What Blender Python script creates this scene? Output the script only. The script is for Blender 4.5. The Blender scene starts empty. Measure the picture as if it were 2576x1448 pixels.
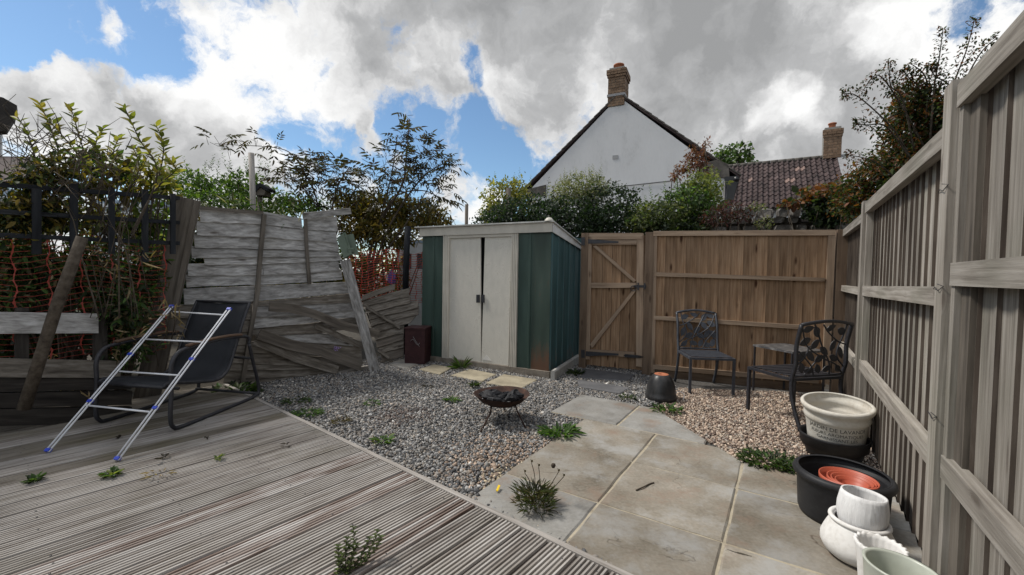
import bpy, math, random
import numpy as np
from mathutils import Vector, Matrix
random.seed(7); RNG = np.random.default_rng(11)
SC = bpy.context.scene
COL = SC.collection
R = math.radians
# ------------------------------------------------------------------ camera
H = 1.22; PITCH = R(1.815); ROLL = 0.017; FPX = 1073.3
r0 = Vector((1, 0, 0)); fwd = Vector((0, math.cos(PITCH), -math.sin(PITCH))); up0 = Vector((0, math.sin(PITCH), math.cos(PITCH)))
CX = r0*math.cos(ROLL) + up0*math.sin(ROLL); CY = up0*math.cos(ROLL) - r0*math.sin(ROLL)
EYE = Vector((0, 0, H))
cam = bpy.data.cameras.new('camera'); cam.lens = 15.0; cam.sensor_width = 36; cam.clip_start = 0.05; cam.clip_end = 2000
co = bpy.data.objects.new('camera', cam); COL.objects.link(co)
m = Matrix((CX, CY, -fwd)).transposed().to_4x4(); m.translation = EYE
co.matrix_world = m; SC.camera = co
def ray(u, v):
    return (CX*((u-1288)/FPX) + CY*((724-v)/FPX) + fwd)
def G(u, v, z=0.0):                      # point of the horizontal plane z seen at u, v
    d = ray(u, v); t = (z-H)/d.z; return EYE + d*t
def D(u, v, y):                          # point at world depth y seen at u, v
    d = ray(u, v); return EYE + d*(y/d.y)
# ------------------------------------------------------------------ sky and sun
W = bpy.data.worlds.new('World'); SC.world = W; W.use_nodes = True
wn = W.node_tree.nodes; wl = W.node_tree.links; wn.clear()
def N(t, nodes=None, **k):
    n = (nodes or wn).new(t)
    for a, b in k.items(): setattr(n, a, b)
    return n
def MA(nodes, links, op, a, b=None, c=None, clamp=False):
    n = nodes.new('ShaderNodeMath'); n.operation = op; n.use_clamp = clamp
    for i, x in enumerate((a, b, c)):
        if x is None: continue
        if isinstance(x, (int, float)): n.inputs[i].default_value = x
        else: links.new(x, n.inputs[i])
    return n.outputs[0]
SUN_EL = R(54); SUN_AZ = R(-74)          # azimuth from +Y towards +X
sky = N('ShaderNodeTexSky'); sky.sky_type = 'NISHITA'; sky.sun_disc = False
sky.sun_elevation = SUN_EL; sky.sun_rotation = SUN_AZ; sky.air_density = 1.0; sky.dust_density = 0.2; sky.ozone_density = 2.0
tc = N('ShaderNodeTexCoord')
nz = N('ShaderNodeTexNoise'); nz.inputs['Scale'].default_value = 3.6; nz.inputs['Detail'].default_value = 7; nz.inputs['Roughness'].default_value = .62
wl.new(tc.outputs['Generated'], nz.inputs['Vector'])
sub = N('ShaderNodeVectorMath', operation='SUBTRACT'); wl.new(nz.outputs['Color'], sub.inputs[0]); sub.inputs[1].default_value = (.5, .5, .5)
scl = N('ShaderNodeVectorMath', operation='SCALE'); wl.new(sub.outputs[0], scl.inputs[0]); scl.inputs['Scale'].default_value = 0.20
add = N('ShaderNodeVectorMath', operation='ADD'); wl.new(tc.outputs['Generated'], add.inputs[0]); wl.new(scl.outputs[0], add.inputs[1])
nrm = N('ShaderNodeVectorMath', operation='NORMALIZE'); wl.new(add.outputs[0], nrm.inputs[0])
DIRW = nrm.outputs[0]
def blobs(lst, base, BK=1.0):
    cur = None
    for (u, v, rad, w) in lst:
        dv = ray(u, v).normalized()
        d = N('ShaderNodeVectorMath', operation='DOT_PRODUCT'); wl.new(DIRW, d.inputs[0]); d.inputs[1].default_value = dv
        ca = math.cos(math.atan(rad/FPX))
        mr = N('ShaderNodeMapRange', interpolation_type='SMOOTHSTEP'); wl.new(d.outputs['Value'], mr.inputs['Value'])
        mr.inputs['From Min'].default_value = ca; mr.inputs['From Max'].default_value = 1-(1-ca)*.12
        mr.inputs['To Min'].default_value = 0; mr.inputs['To Max'].default_value = w*BK
        cur = mr.outputs[0] if cur is None else MA(wn, wl, 'ADD', cur, mr.outputs[0])
    return MA(wn, wl, 'ADD', cur, base)
# where the cloud deck opens to blue, and where the cloud bodies are thick and grey
bias = blobs([(40, 120, 300, -.75), (250, 120, 210, -.6), (410, 175, 80, -.5), (-200, 150, 260, -.5), (200, 50, 130, -.25), (520, 235, 70, -.35),
              (1010, 300, 90, -.55), (1120, 340, 120, -.65), (830, 360, 80, -.4), (1240, 350, 100, -.6), (1020, 430, 120, -.5), (1270, 420, 90, -.5), (700, 350, 50, -.4), (940, 290, 60, -.4),
              (1197, 190, 48, -.58), (2440, 30, 60, -.7), (900, 470, 110, -.4), (560, 450, 60, -.3),
              (150, 240, 100, .95), (300, 265, 140, .95), (450, 300, 140, .9), (520, 350, 160, .5), (70, 300, 120, .5), (1390, 330, 100, .35), (1180, 490, 90, .4), (800, 300, 70, .2),
              (450, 60, 150, .4), (620, 160, 150, .4), (800, 150, 160, .4), (1000, 130, 170, .45), (1150, 80, 170, .4), (1320, 200, 120, .4), (1500, 100, 250, .4), (1900, 150, 300, .4), (2250, 250, 250, .35), (905, 322, 28, .6), (80, 15, 50, .55), (225, 45, 45, .5), (310, 75, 40, .5), (30, 265, 110, .75), (170, 240, 90, .4), (1800, 120, 280, .6), (2050, 200, 250, .4), (1600, 60, 200, .3), (860, 245, 60, .35), (1000, 270, 60, .35), (1100, 255, 70, .35), (1250, 330, 30, -.2), (1190, 400, 40, .4), (1270, 405, 25, .4)], 0.52, .72)
n1 = N('ShaderNodeTexNoise'); n1.inputs['Scale'].default_value = 5.5; n1.inputs['Detail'].default_value = 9; n1.inputs['Roughness'].default_value = .6
wl.new(add.outputs[0], n1.inputs['Vector'])
dens = MA(wn, wl, 'ADD', bias, MA(wn, wl, 'MULTIPLY', MA(wn, wl, 'SUBTRACT', n1.outputs['Fac'], .5), 3.0))
n3 = N('ShaderNodeTexNoise'); n3.inputs['Scale'].default_value = 17; n3.inputs['Detail'].default_value = 7; n3.inputs['Roughness'].default_value = .65
wl.new(add.outputs[0], n3.inputs['Vector'])
dens = MA(wn, wl, 'ADD', dens, MA(wn, wl, 'MULTIPLY', MA(wn, wl, 'SUBTRACT', n3.outputs['Fac'], .5), 1.3))
cov = N('ShaderNodeMapRange', interpolation_type='SMOOTHSTEP'); wl.new(dens, cov.inputs['Value']); cov.inputs['From Min'].default_value = .12; cov.inputs['From Max'].default_value = .66
grey = blobs([(1000, -60, 420, .28), (1500, 40, 420, .30), (1950, 110, 380, .28), (1250, 90, 260, .18), (700, 0, 160, .14), (2150, 260, 260, .1), (330, 330, 150, .12), (560, 400, 170, .16), (880, 390, 90, .2),
               (1960, 270, 75, -.45), (2060, 280, 60, -.3), (1460, 240, 140, -.15), (2330, 40, 110, -.3), (1290, 230, 90, -.25), (520, 120, 140, -.2), (700, 210, 130, -.2), (2520, 90, 90, -.4), (1180, 220, 120, -.15), (160, 200, 60, -.2)], .12)
n2 = N('ShaderNodeTexNoise'); n2.inputs['Scale'].default_value = 4.2; n2.inputs['Detail'].default_value = 6; n2.inputs['Roughness'].default_value = .55
wl.new(DIRW, n2.inputs['Vector'])
gsum = MA(wn, wl, 'ADD', grey, MA(wn, wl, 'MULTIPLY', MA(wn, wl, 'SUBTRACT', n2.outputs['Fac'], .5), 1.3))
gsum = MA(wn, wl, 'ADD', gsum, MA(wn, wl, 'MULTIPLY', MA(wn, wl, 'SUBTRACT', n1.outputs['Fac'], .5), .7))
dk = N('ShaderNodeMapRange', interpolation_type='SMOOTHSTEP'); wl.new(dens, dk.inputs['Value']); dk.inputs['From Min'].default_value = .45; dk.inputs['From Max'].default_value = 1.7; dk.inputs['To Max'].default_value = .22
gsum = MA(wn, wl, 'ADD', gsum, dk.outputs[0])
gsum = MA(wn, wl, 'ADD', gsum, MA(wn, wl, 'MULTIPLY', MA(wn, wl, 'SUBTRACT', n3.outputs['Fac'], .5), .35))
sh_ = N('ShaderNodeVectorMath', operation='ADD'); wl.new(add.outputs[0], sh_.inputs[0]); sh_.inputs[1].default_value = (-.035, 0, .045)
n1b = N('ShaderNodeTexNoise'); n1b.inputs['Scale'].default_value = 5.5; n1b.inputs['Detail'].default_value = 5; n1b.inputs['Roughness'].default_value = .55; wl.new(sh_.outputs[0], n1b.inputs['Vector'])
gsum = MA(wn, wl, 'ADD', gsum, MA(wn, wl, 'MULTIPLY', MA(wn, wl, 'SUBTRACT', n1b.outputs['Fac'], n1.outputs['Fac']), 1.5))
gr = N('ShaderNodeValToRGB'); wl.new(gsum, gr.inputs[0])
CS = 10.0
gr.color_ramp.elements[0].position = 0.0; gr.color_ramp.elements[0].color = (.077*CS, .077*CS, .0765*CS, 1)
gr.color_ramp.elements[1].position = 1.0; gr.color_ramp.elements[1].color = (.0265*CS, .0268*CS, .0272*CS, 1)
e = gr.color_ramp.elements.new(.3); e.color = (.060*CS, .060*CS, .060*CS, 1)
e = gr.color_ramp.elements.new(.6); e.color = (.038*CS, .0383*CS, .0387*CS, 1)
csc = N('ShaderNodeVectorMath', operation='SCALE'); wl.new(gr.outputs[0], csc.inputs[0]); csc.inputs['Scale'].default_value = 1.0
hs = N('ShaderNodeVectorMath', operation='MULTIPLY'); wl.new(sky.outputs[0], hs.inputs[0]); hs.inputs[1].default_value = (.86, .97, 1.0)
mx = N('ShaderNodeMix', data_type='RGBA'); wl.new(cov.outputs[0], mx.inputs[0]); wl.new(hs.outputs[0], mx.inputs[6]); 
ca2 = N('ShaderNodeVectorMath', operation='SCALE'); wl.new(csc.outputs[0], ca2.inputs[0]); ca2.inputs['Scale'].default_value = 10.0/ (CS)*1.0*10
wl.new(ca2.outputs[0], mx.inputs[7])
bg = N('ShaderNodeBackground'); bg.inputs['Strength'].default_value = 0.1; wl.new(mx.outputs[2], bg.inputs['Color'])
out = N('ShaderNodeOutputWorld'); wl.new(bg.outputs[0], out.inputs[0])
W.cycles.sampling_method = 'MANUAL'; W.cycles.sample_map_resolution = 1024
sd = bpy.data.lights.new('sun', 'SUN'); sd.energy = 2.8; sd.angle = R(10); sd.color = (1, .95, .87)
so = bpy.data.objects.new('sun', sd); COL.objects.link(so)
sdir = Vector((math.sin(SUN_AZ)*math.cos(SUN_EL), math.cos(SUN_AZ)*math.cos(SUN_EL), math.sin(SUN_EL)))
so.rotation_euler = sdir.to_track_quat('Z', 'Y').to_euler(); so.location = (0, 0, 30)
SC.view_settings.view_transform = 'Standard'; SC.view_settings.look = 'None'; SC.view_settings.gamma = 1; SC.view_settings.use_curve_mapping = False
SC.view_settings.exposure = 0.38
SC.render.engine = 'CYCLES'
SC.cycles.max_bounces = 6; SC.cycles.transparent_max_bounces = 8; SC.cycles.caustics_reflective = False; SC.cycles.caustics_refractive = False
# ------------------------------------------------------------------ mesh and object helpers
OFF = {}
class MB:
    def __init__(s): s.V = []; s.F = []; s.U = []; s.C = []; s.S = []; s.MI = {}
    def add(s, vs, fs, uvs=None, col=None, smooth=False):
        b = len(s.V); s.V += [Vector(v) for v in vs]; s.F += [tuple(i+b for i in f) for f in fs]
        s.U += (uvs if uvs else [(v[0], v[1]+v[2]) for v in vs]); s.C += [col or (1, 1, 1)]*len(vs); s.S += [smooth]*len(fs); return s
    def prism(s, q, n, t, off=0.0, offs=None, col=None, along=None, edge=False):
        """quad q (4 points, in order), extruded t backwards from its front face (n = outward normal)"""
        q = [Vector(p) for p in q]; n = Vector(n).normalized()
        offs = offs or [off]*len(q)
        f = [p + n*o for p, o in zip(q, offs)]; b = [p + n*(max(offs) - t) for p in q]
        L = [(q[(i+1) % len(q)]-q[i]) for i in range(len(q))]
        l = along or max(L, key=lambda x: x.length); l = Vector(l).normalized(); w = l.cross(n).normalized()
        vs = f+b; k = len(q)
        if (f[1]-f[0]).cross(f[2]-f[0]).dot(n) < 0: order = list(range(k))[::-1]
        else: order = list(range(k))
        fs = [tuple(order), tuple(i+k for i in order[::-1])]
        for i in range(k):
            a, c = order[i], order[(i+1) % k]; fs.append((a, a+k, c+k, c))
        uv = [((v-q[0]).dot(l), (v-q[0]).dot(w)+(v-q[0]).dot(n)) for v in vs]
        if edge:                         # edge faces take a darker colour for gap shade: second material slot
            for i in range(2, k+2): s.MI[len(s.F)+i] = 1
        return s.add(vs, fs, uv, col)
    def beam(s, p0, p1, w, t, n=(0, -1, 0), col=None, w2=None):
        """bar from p0 to p1, w wide across, t deep along n, centred"""
        p0 = Vector(p0); p1 = Vector(p1); l = (p1-p0).normalized(); n = Vector(n); n = (n-l*n.dot(l)).normalized(); a = l.cross(n)
        w2 = w if w2 is None else w2
        q = [p0-a*w/2, p1-a*w2/2, p1+a*w2/2, p0+a*w/2]
        return s.prism(q, n, t, t/2, along=l, col=col)
    def box(s, c, ex, ey, ez, rz=0.0, col=None):
        c = Vector(c); x = Vector((math.cos(rz), math.sin(rz), 0))*ex/2; y = Vector((-math.sin(rz), math.cos(rz), 0))*ey/2
        return s.prism([c-x-y, c+x-y, c+x+y, c-x+y], (0, 0, 1), ez, ez/2, col=col)
    def tube(s, pts, r, n=8, r2=None, flat=None, col=None, closed=False, smooth=True):
        pts = [Vector(p) for p in pts]; k = len(pts); vs = []; fs = []; uv = []; L = 0
        prev = None
        for i, p in enumerate(pts):
            if closed: t = pts[(i+1) % k]-pts[i-1]
            else: t = pts[min(i+1, k-1)]-pts[max(i-1, 0)]
            t.normalize()
            a = prev if prev is not None else (Vector((0, 0, 1)) if abs(t.z) < .9 else Vector((1, 0, 0)))
            a = (a-t*a.dot(t)); a.normalize(); prev = a; b = t.cross(a)
            rr = r if r2 is None else r+(r2-r)*i/(k-1)
            if i: L += (p-pts[i-1]).length
            for j in range(n):
                th = 2*math.pi*(j+.5)/n
                vs.append(p+(a*math.cos(th)+b*math.sin(th))*rr); uv.append((L, rr*th))
        if flat:                         # squash along a direction about each centre
            fn = Vector(flat[0]).normalized(); kf = flat[1]
            for i, v in enumerate(vs):
                c = pts[i//n]; d = (v-c).dot(fn); vs[i] = v-fn*d*(1-kf)
        m = k if closed else k-1
        for i in range(m):
            for j in range(n):
                a0 = i*n+j; a1 = i*n+(j+1) % n; c0 = ((i+1) % k)*n+j; c1 = ((i+1) % k)*n+(j+1) % n
                fs.append((a0, a1, c1, c0))
        if not closed: fs += [tuple(range(n))[::-1], tuple((k-1)*n+j for j in range(n))]
        return s.add(vs, fs, uv, col, smooth)
    def lathe(s, prof, o, n=32, axis=None, fn=None, smooth=True, col=None):
        """prof: list of (r, z); axis: optional rotation matrix; fn(th, r, z) -> (r, z) wobble"""
        o = Vector(o); vs = []; fs = []; uv = []
        for i, (r, z) in enumerate(prof):
            for j in range(n):
                th = 2*math.pi*j/n; rr, zz = fn(th, r, z) if fn else (r, z)
                p = Vector((rr*math.cos(th), rr*math.sin(th), zz))
                vs.append(o+(axis @ p if axis else p)); uv.append((th*max(r, .05), zz+rr))
        for i in range(len(prof)-1):
            for j in range(n):
                fs.append((i*n+j, i*n+(j+1) % n, (i+1)*n+(j+1) % n, (i+1)*n+j))
        return s.add(vs, fs, uv, col, smooth)
    def build(s, name, mat, parent=None):
        me = bpy.data.meshes.new(name)
        off = OFF.get(parent.name, Vector()) if parent else Vector()
        o = bpy.data.objects.new(name, me)
        if parent is None and s.V:
            a = np.array(s.V); off = Vector(((a[:, 0].min()+a[:, 0].max())/2, (a[:, 1].min()+a[:, 1].max())/2, a[:, 2].min())); o.location = off
        me.from_pydata([v-off for v in s.V], [], s.F)
        uv = me.uv_layers.new(name='UVMap'); li = np.empty(len(me.loops), dtype=np.int32); me.loops.foreach_get('vertex_index', li)
        uv.data.foreach_set('uv', np.array(s.U, dtype=np.float32)[li].ravel())
        if any(c != (1, 1, 1) for c in s.C):
            ca = me.color_attributes.new('Col', 'FLOAT_COLOR', 'POINT'); c4 = np.ones((len(s.C), 4), np.float32); c4[:, :3] = s.C; ca.data.foreach_set('color', c4.ravel())
        me.polygons.foreach_set('use_smooth', s.S)
        for m_ in (mat if isinstance(mat, (list, tuple)) else [mat]):
            if m_: me.materials.append(m_)
        for fi_, mi_ in s.MI.items(): me.polygons[fi_].material_index = mi_
        COL.objects.link(o)
        if parent: o.parent = parent
        OFF[o.name] = off; me.update()
        return o
def tag(o, label=None, cat=None, group=None, kind=None):
    if label: o['label'] = label
    if cat: o['category'] = cat
    if group: o['group'] = group
    if kind: o['kind'] = kind
    return o
def thing(name, label, cat, loc, group=None, kind=None):
    o = bpy.data.objects.new(name, None); o.empty_display_size = .1; COL.objects.link(o); o.location = Vector(loc); OFF[o.name] = Vector(loc)
    return tag(o, label, cat, group, kind)
class Plane:
    """upright plane through ground points a, b; s runs a -> b, n faces the camera"""
    def __init__(s, a, b):
        s.o = Vector((a[0], a[1], 0)); s.e = (Vector((b[0], b[1], 0))-s.o); s.len = s.e.length; s.e.normalize()
        s.n = Vector((s.e.y, -s.e.x, 0))
        if s.n.dot(EYE-s.o) < 0: s.n = -s.n
    def hit(s, u, v):
        d = ray(u, v); t = (s.o-EYE).dot(s.n)/d.dot(s.n); return EYE+d*t
    def P(s, a, z, off=0): return s.o+s.e*a+Vector((0, 0, z))+s.n*off
    def S(s, u, v): return (s.hit(u, v)-s.o).dot(s.e)
    def Z(s, u, v): return s.hit(u, v).z
    def q(s, *uv): return [s.hit(u, v) for u, v in uv]
    def rect(s, a0, a1, z0, z1): return [s.P(a0, z0), s.P(a1, z0), s.P(a1, z1), s.P(a0, z1)]
# ------------------------------------------------------------------ materials
def newmat(name):
    mt = bpy.data.materials.new(name); mt.use_nodes = True; nt = mt.node_tree; nt.nodes.clear()
    o = nt.nodes.new('ShaderNodeOutputMaterial'); b = nt.nodes.new('ShaderNodeBsdfPrincipled'); nt.links.new(b.outputs[0], o.inputs[0])
    return mt, nt.nodes, nt.links, b
def ramp(nodes, cols, pos=None):
    r = nodes.new('ShaderNodeValToRGB'); cr = r.color_ramp
    pos = pos or [i/(len(cols)-1) for i in range(len(cols))]
    cr.elements[0].position = pos[0]; cr.elements[0].color = (*cols[0], 1); cr.elements[1].position = pos[-1]; cr.elements[1].color = (*cols[-1], 1)
    for p, c in list(zip(pos, cols))[1:-1]:
        e = cr.elements.new(p); e.color = (*c, 1)
    return r
def wood(name, cols, pos=None, stretch=(2.5, 42), rough=.85, bump=.35, var=.35, knots=.5, green=None, knotcol=(.25, .2, .17), sat=1.0):
    mt, n, l, b = newmat(name)
    uv = n.new('ShaderNodeUVMap'); oi = n.new('ShaderNodeObjectInfo')
    of = n.new('ShaderNodeVectorMath'); of.operation = 'SCALE'; of.inputs[0].default_value = (37.1, 91.7, 13.3); l.new(oi.outputs['Random'], of.inputs['Scale'])
    ad = n.new('ShaderNodeVectorMath'); ad.operation = 'ADD'; l.new(uv.outputs[0], ad.inputs[0]); l.new(of.outputs[0], ad.inputs[1])
    kv = n.new('ShaderNodeTexVoronoi'); km = n.new('ShaderNodeMapping'); km.inputs['Scale'].default_value = (2.6, 8.5, 1); l.new(ad.outputs[0], km.inputs[0]); l.new(km.outputs[0], kv.inputs['Vector']); kv.inputs['Scale'].default_value = 1
    kr = n.new('ShaderNodeMapRange'); kr.interpolation_type = 'SMOOTHSTEP'; l.new(kv.outputs['Distance'], kr.inputs['Value']); kr.inputs['From Min'].default_value = .06; kr.inputs['From Max'].default_value = .19; kr.inputs['To Min'].default_value = 1; kr.inputs['To Max'].default_value = 0
    mp = n.new('ShaderNodeMapping'); mp.inputs['Scale'].default_value = (stretch[0], stretch[1], 1); l.new(ad.outputs[0], mp.inputs[0])
    dsp = n.new('ShaderNodeVectorMath'); dsp.operation = 'ADD'; l.new(mp.outputs[0], dsp.inputs[0])
    kx = n.new('ShaderNodeCombineXYZ'); l.new(MA(n, l, 'MULTIPLY', kr.outputs[0], 1.2), kx.inputs[1]); l.new(kx.outputs[0], dsp.inputs[1])
    g = n.new('ShaderNodeTexNoise'); l.new(dsp.outputs[0], g.inputs['Vector']); g.inputs['Scale'].default_value = 1; g.inputs['Detail'].default_value = 6; g.inputs['Roughness'].default_value = .62; g.inputs['Distortion'].default_value = .3
    big = n.new('ShaderNodeTexNoise'); bm = n.new('ShaderNodeMapping'); bm.inputs['Scale'].default_value = (3.2, 19, 1); l.new(ad.outputs[0], bm.inputs[0]); l.new(bm.outputs[0], big.inputs['Vector']); big.inputs['Scale'].default_value = 1; big.inputs['Detail'].default_value = 4
    mixv = MA(n, l, 'ADD', MA(n, l, 'MULTIPLY', g.outputs['Fac'], .66), MA(n, l, 'MULTIPLY', big.outputs['Fac'], .34))
    rp = ramp(n, cols, pos or [.3+.4*i/(len(cols)-1) for i in range(len(cols))]); l.new(mixv, rp.inputs[0])
    kk = n.new('ShaderNodeMix'); kk.data_type = 'RGBA'; kk.blend_type = 'MULTIPLY'; l.new(MA(n, l, 'MULTIPLY', kr.outputs[0], knots), kk.inputs[0]); l.new(rp.outputs[0], kk.inputs[6]); kk.inputs[7].default_value = (*knotcol, 1)
    last = kk.outputs[2]
    if green:
        tc = n.new('ShaderNodeNewGeometry'); gn = n.new('ShaderNodeTexNoise'); gn.inputs['Scale'].default_value = 2.3; gn.inputs['Detail'].default_value = 6; l.new(tc.outputs['Position'], gn.inputs['Vector'])
        gm = n.new('ShaderNodeMapRange'); l.new(gn.outputs['Fac'], gm.inputs['Value']); gm.inputs['From Min'].default_value = .5; gm.inputs['From Max'].default_value = .72; gm.inputs['To Max'].default_value = green[3]
        x = n.new('ShaderNodeMix'); x.data_type = 'RGBA'; l.new(gm.outputs[0], x.inputs[0]); l.new(last, x.inputs[6]); x.inputs[7].default_value = (*green[:3], 1); last = x.outputs[2]
    hv = n.new('ShaderNodeHueSaturation'); l.new(last, hv.inputs['Color']); hv.inputs['Saturation'].default_value = sat
    l.new(MA(n, l, 'ADD', MA(n, l, 'MULTIPLY', oi.outputs['Random'], var), 1-var/2), hv.inputs['Value'])
    l.new(hv.outputs[0], b.inputs['Base Color']); b.inputs['Roughness'].default_value = rough; b.inputs['Specular IOR Level'].default_value = .25
    bp = n.new('ShaderNodeBump'); bp.inputs['Strength'].default_value = bump; bp.inputs['Distance'].default_value = .006; l.new(g.outputs['Fac'], bp.inputs['Height']); l.new(bp.outputs[0], b.inputs['Normal'])
    return mt
def stone(name, cols, scale=3, rough=.85, bump=.3, detail=8, var=.15, pos=None, metal=0, fine=60, spec=.3, world=True, bdist=.01, stretch=None, veins=0):
    mt, n, l, b = newmat(name)
    if world: t = n.new('ShaderNodeNewGeometry'); src = t.outputs['Position']
    else: t = n.new('ShaderNodeTexCoord'); src = t.outputs['Object']
    if stretch:
        mpp = n.new('ShaderNodeMapping'); mpp.inputs['Scale'].default_value = stretch; l.new(src, mpp.inputs[0]); src = mpp.outputs[0]
    oi = n.new('ShaderNodeObjectInfo')
    a = n.new('ShaderNodeTexNoise'); a.inputs['Scale'].default_value = scale; a.inputs['Detail'].default_value = detail; a.inputs['Roughness'].default_value = .6; l.new(src, a.inputs['Vector'])
    f = n.new('ShaderNodeTexNoise'); f.inputs['Scale'].default_value = fine; f.inputs['Detail'].default_value = 3; l.new(src, f.inputs['Vector'])
    v = MA(n, l, 'ADD', MA(n, l, 'MULTIPLY', a.outputs['Fac'], .75), MA(n, l, 'MULTIPLY', f.outputs['Fac'], .25))
    rp = ramp(n, cols, pos or [.3+.4*i/(len(cols)-1) for i in range(len(cols))]); l.new(v, rp.inputs[0])
    last = rp.outputs[0]
    if veins:                             # riven cracks and rain-worn lines, pinkish and grey blooms
        w = n.new('ShaderNodeTexNoise'); w.inputs['Scale'].default_value = 1.5; w.inputs['Detail'].default_value = 5; w.inputs['Distortion'].default_value = 1.6; l.new(src, w.inputs['Vector'])
        k = n.new('ShaderNodeMapRange'); l.new(MA(n, l, 'ABSOLUTE', MA(n, l, 'SUBTRACT', w.outputs['Fac'], .5)), k.inputs['Value']); k.inputs['From Min'].default_value = 0; k.inputs['From Max'].default_value = .007; k.inputs['To Min'].default_value = 1; k.inputs['To Max'].default_value = 0
        q = n.new('ShaderNodeTexNoise'); q.inputs['Scale'].default_value = 2.2; q.inputs['Detail'].default_value = 2; l.new(src, q.inputs['Vector'])
        qm = n.new('ShaderNodeMapRange'); l.new(q.outputs['Fac'], qm.inputs['Value']); qm.inputs['From Min'].default_value = .50; qm.inputs['From Max'].default_value = .60
        km = MA(n, l, 'MULTIPLY', MA(n, l, 'MULTIPLY', k.outputs[0], qm.outputs[0]), veins)
        mxx = n.new('ShaderNodeMix'); mxx.data_type = 'RGBA'; l.new(km, mxx.inputs[0]); l.new(last, mxx.inputs[6]); mxx.inputs[7].default_value = (.07, .055, .04, 1)
        q2 = n.new('ShaderNodeTexNoise'); q2.inputs['Scale'].default_value = 3.1; q2.inputs['Detail'].default_value = 6; q2.inputs['Roughness'].default_value = .7; of2 = n.new('ShaderNodeVectorMath'); of2.operation = 'ADD'; l.new(src, of2.inputs[0]); of2.inputs[1].default_value = (7, 3, 1); l.new(of2.outputs[0], q2.inputs['Vector'])
        b2_ = n.new('ShaderNodeMapRange'); l.new(q2.outputs['Fac'], b2_.inputs['Value']); b2_.inputs['From Min'].default_value = .50; b2_.inputs['From Max'].default_value = .66; b2_.inputs['To Max'].default_value = .8
        m3 = n.new('ShaderNodeMix'); m3.data_type = 'RGBA'; l.new(b2_.outputs[0], m3.inputs[0]); l.new(mxx.outputs[2], m3.inputs[6]); m3.inputs[7].default_value = (.30, .295, .28, 1)
        b4 = n.new('ShaderNodeMapRange'); l.new(q2.outputs['Fac'], b4.inputs['Value']); b4.inputs['From Min'].default_value = .46; b4.inputs['From Max'].default_value = .30; b4.inputs['To Max'].default_value = .85
        m4 = n.new('ShaderNodeMix'); m4.data_type = 'RGBA'; l.new(b4.outputs[0], m4.inputs[0]); l.new(m3.outputs[2], m4.inputs[6]); m4.inputs[7].default_value = (.215, .155, .115, 1); last = m4.outputs[2]
        v = MA(n, l, 'SUBTRACT', v, MA(n, l, 'MULTIPLY', km, .35))
    hv = n.new('ShaderNodeHueSaturation'); l.new(last, hv.inputs['Color']); l.new(MA(n, l, 'ADD', MA(n, l, 'MULTIPLY', oi.outputs['Random'], var), 1-var/2), hv.inputs['Value'])
    l.new(hv.outputs[0], b.inputs['Base Color']); b.inputs['Roughness'].default_value = rough; b.inputs['Metallic'].default_value = metal; b.inputs['Specular IOR Level'].default_value = spec
    bp = n.new('ShaderNodeBump'); bp.inputs['Strength'].default_value = bump; bp.inputs['Distance'].default_value = bdist; l.new(v, bp.inputs['Height']); l.new(bp.outputs[0], b.inputs['Normal'])
    return mt
def plain(name, col, rough=.5, metal=0, spec=.5, var=.12):
    return stone(name, [tuple(c*.82 for c in col), col, tuple(min(1, c*1.12) for c in col)], 6, rough, .06, 4, var, metal=metal, spec=spec, bdist=.003)
def attr(name, rough=.7, trans=0.0, spec=.3, noise=0.25):
    mt, n, l, b = newmat(name); a = n.new('ShaderNodeAttribute'); a.attribute_name = 'Col'
    g = n.new('ShaderNodeNewGeometry'); z = n.new('ShaderNodeTexNoise'); z.inputs['Scale'].default_value = 90; l.new(g.outputs['Position'], z.inputs['Vector'])
    hv = n.new('ShaderNodeHueSaturation'); l.new(a.outputs['Color'], hv.inputs['Color']); l.new(MA(n, l, 'ADD', MA(n, l, 'MULTIPLY', z.outputs['Fac'], noise*2), 1-noise), hv.inputs['Value'])
    l.new(hv.outputs[0], b.inputs['Base Color']); b.inputs['Roughness'].default_value = rough; b.inputs['Specular IOR Level'].default_value = spec
    if trans:
        tr = n.new('ShaderNodeBsdfTranslucent'); mm = n.new('ShaderNodeVectorMath'); mm.operation = 'MULTIPLY'; l.new(hv.outputs[0], mm.inputs[0]); mm.inputs[1].default_value = (1.5, 1.6, .7); l.new(mm.outputs[0], tr.inputs[0])
        mxs = n.new('ShaderNodeMixShader'); mxs.inputs[0].default_value = trans; l.new(b.outputs[0], mxs.inputs[1]); l.new(tr.outputs[0], mxs.inputs[2]); l.new(mxs.outputs[0], n['Material Output'].inputs[0])
    return mt
M = {}
M['deck'] = wood('deck_wood', [(.13, .108, .092), (.30, .275, .25), (.45, .43, .405)], [.34, .5, .68], (1.6, 60), bump=.5, var=.22, knots=.3, green=(.13, .115, .075, .4))
M['deckworn_shade'] = wood('worn_shaded_deck_wood', [(.075, .062, .05), (.17, .15, .125), (.29, .265, .23)], [.32, .5, .70], (1.3, 26), bump=.5, var=.25, knots=.4, green=(.11, .095, .05, .6))  # worn brown boards, darkened further to carry the shade at that end
M['deckbrown'] = wood('damp_brown_deck_wood', [(.10, .065, .05), (.24, .195, .17), (.45, .425, .40)], [.36, .47, .58], (1.3, 48), bump=.5, var=.2, knots=.3)
M['edge'] = wood('sawn_edge_gap_shade', [(.04, .03, .024), (.10, .08, .066), (.19, .16, .135)], [.32, .5, .7], (2.2, 40), var=.3, knots=.3)  # shade between boards and slats put into a dark, unweathered edge colour
M['groove'] = wood('deck_groove_shade', [(.03, .022, .018), (.065, .048, .04), (.13, .105, .09)], [.32, .5, .7], (1.6, 30), var=.3, knots=.2)  # groove bottoms: shade put into a darker, dirt-brown wood
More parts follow.
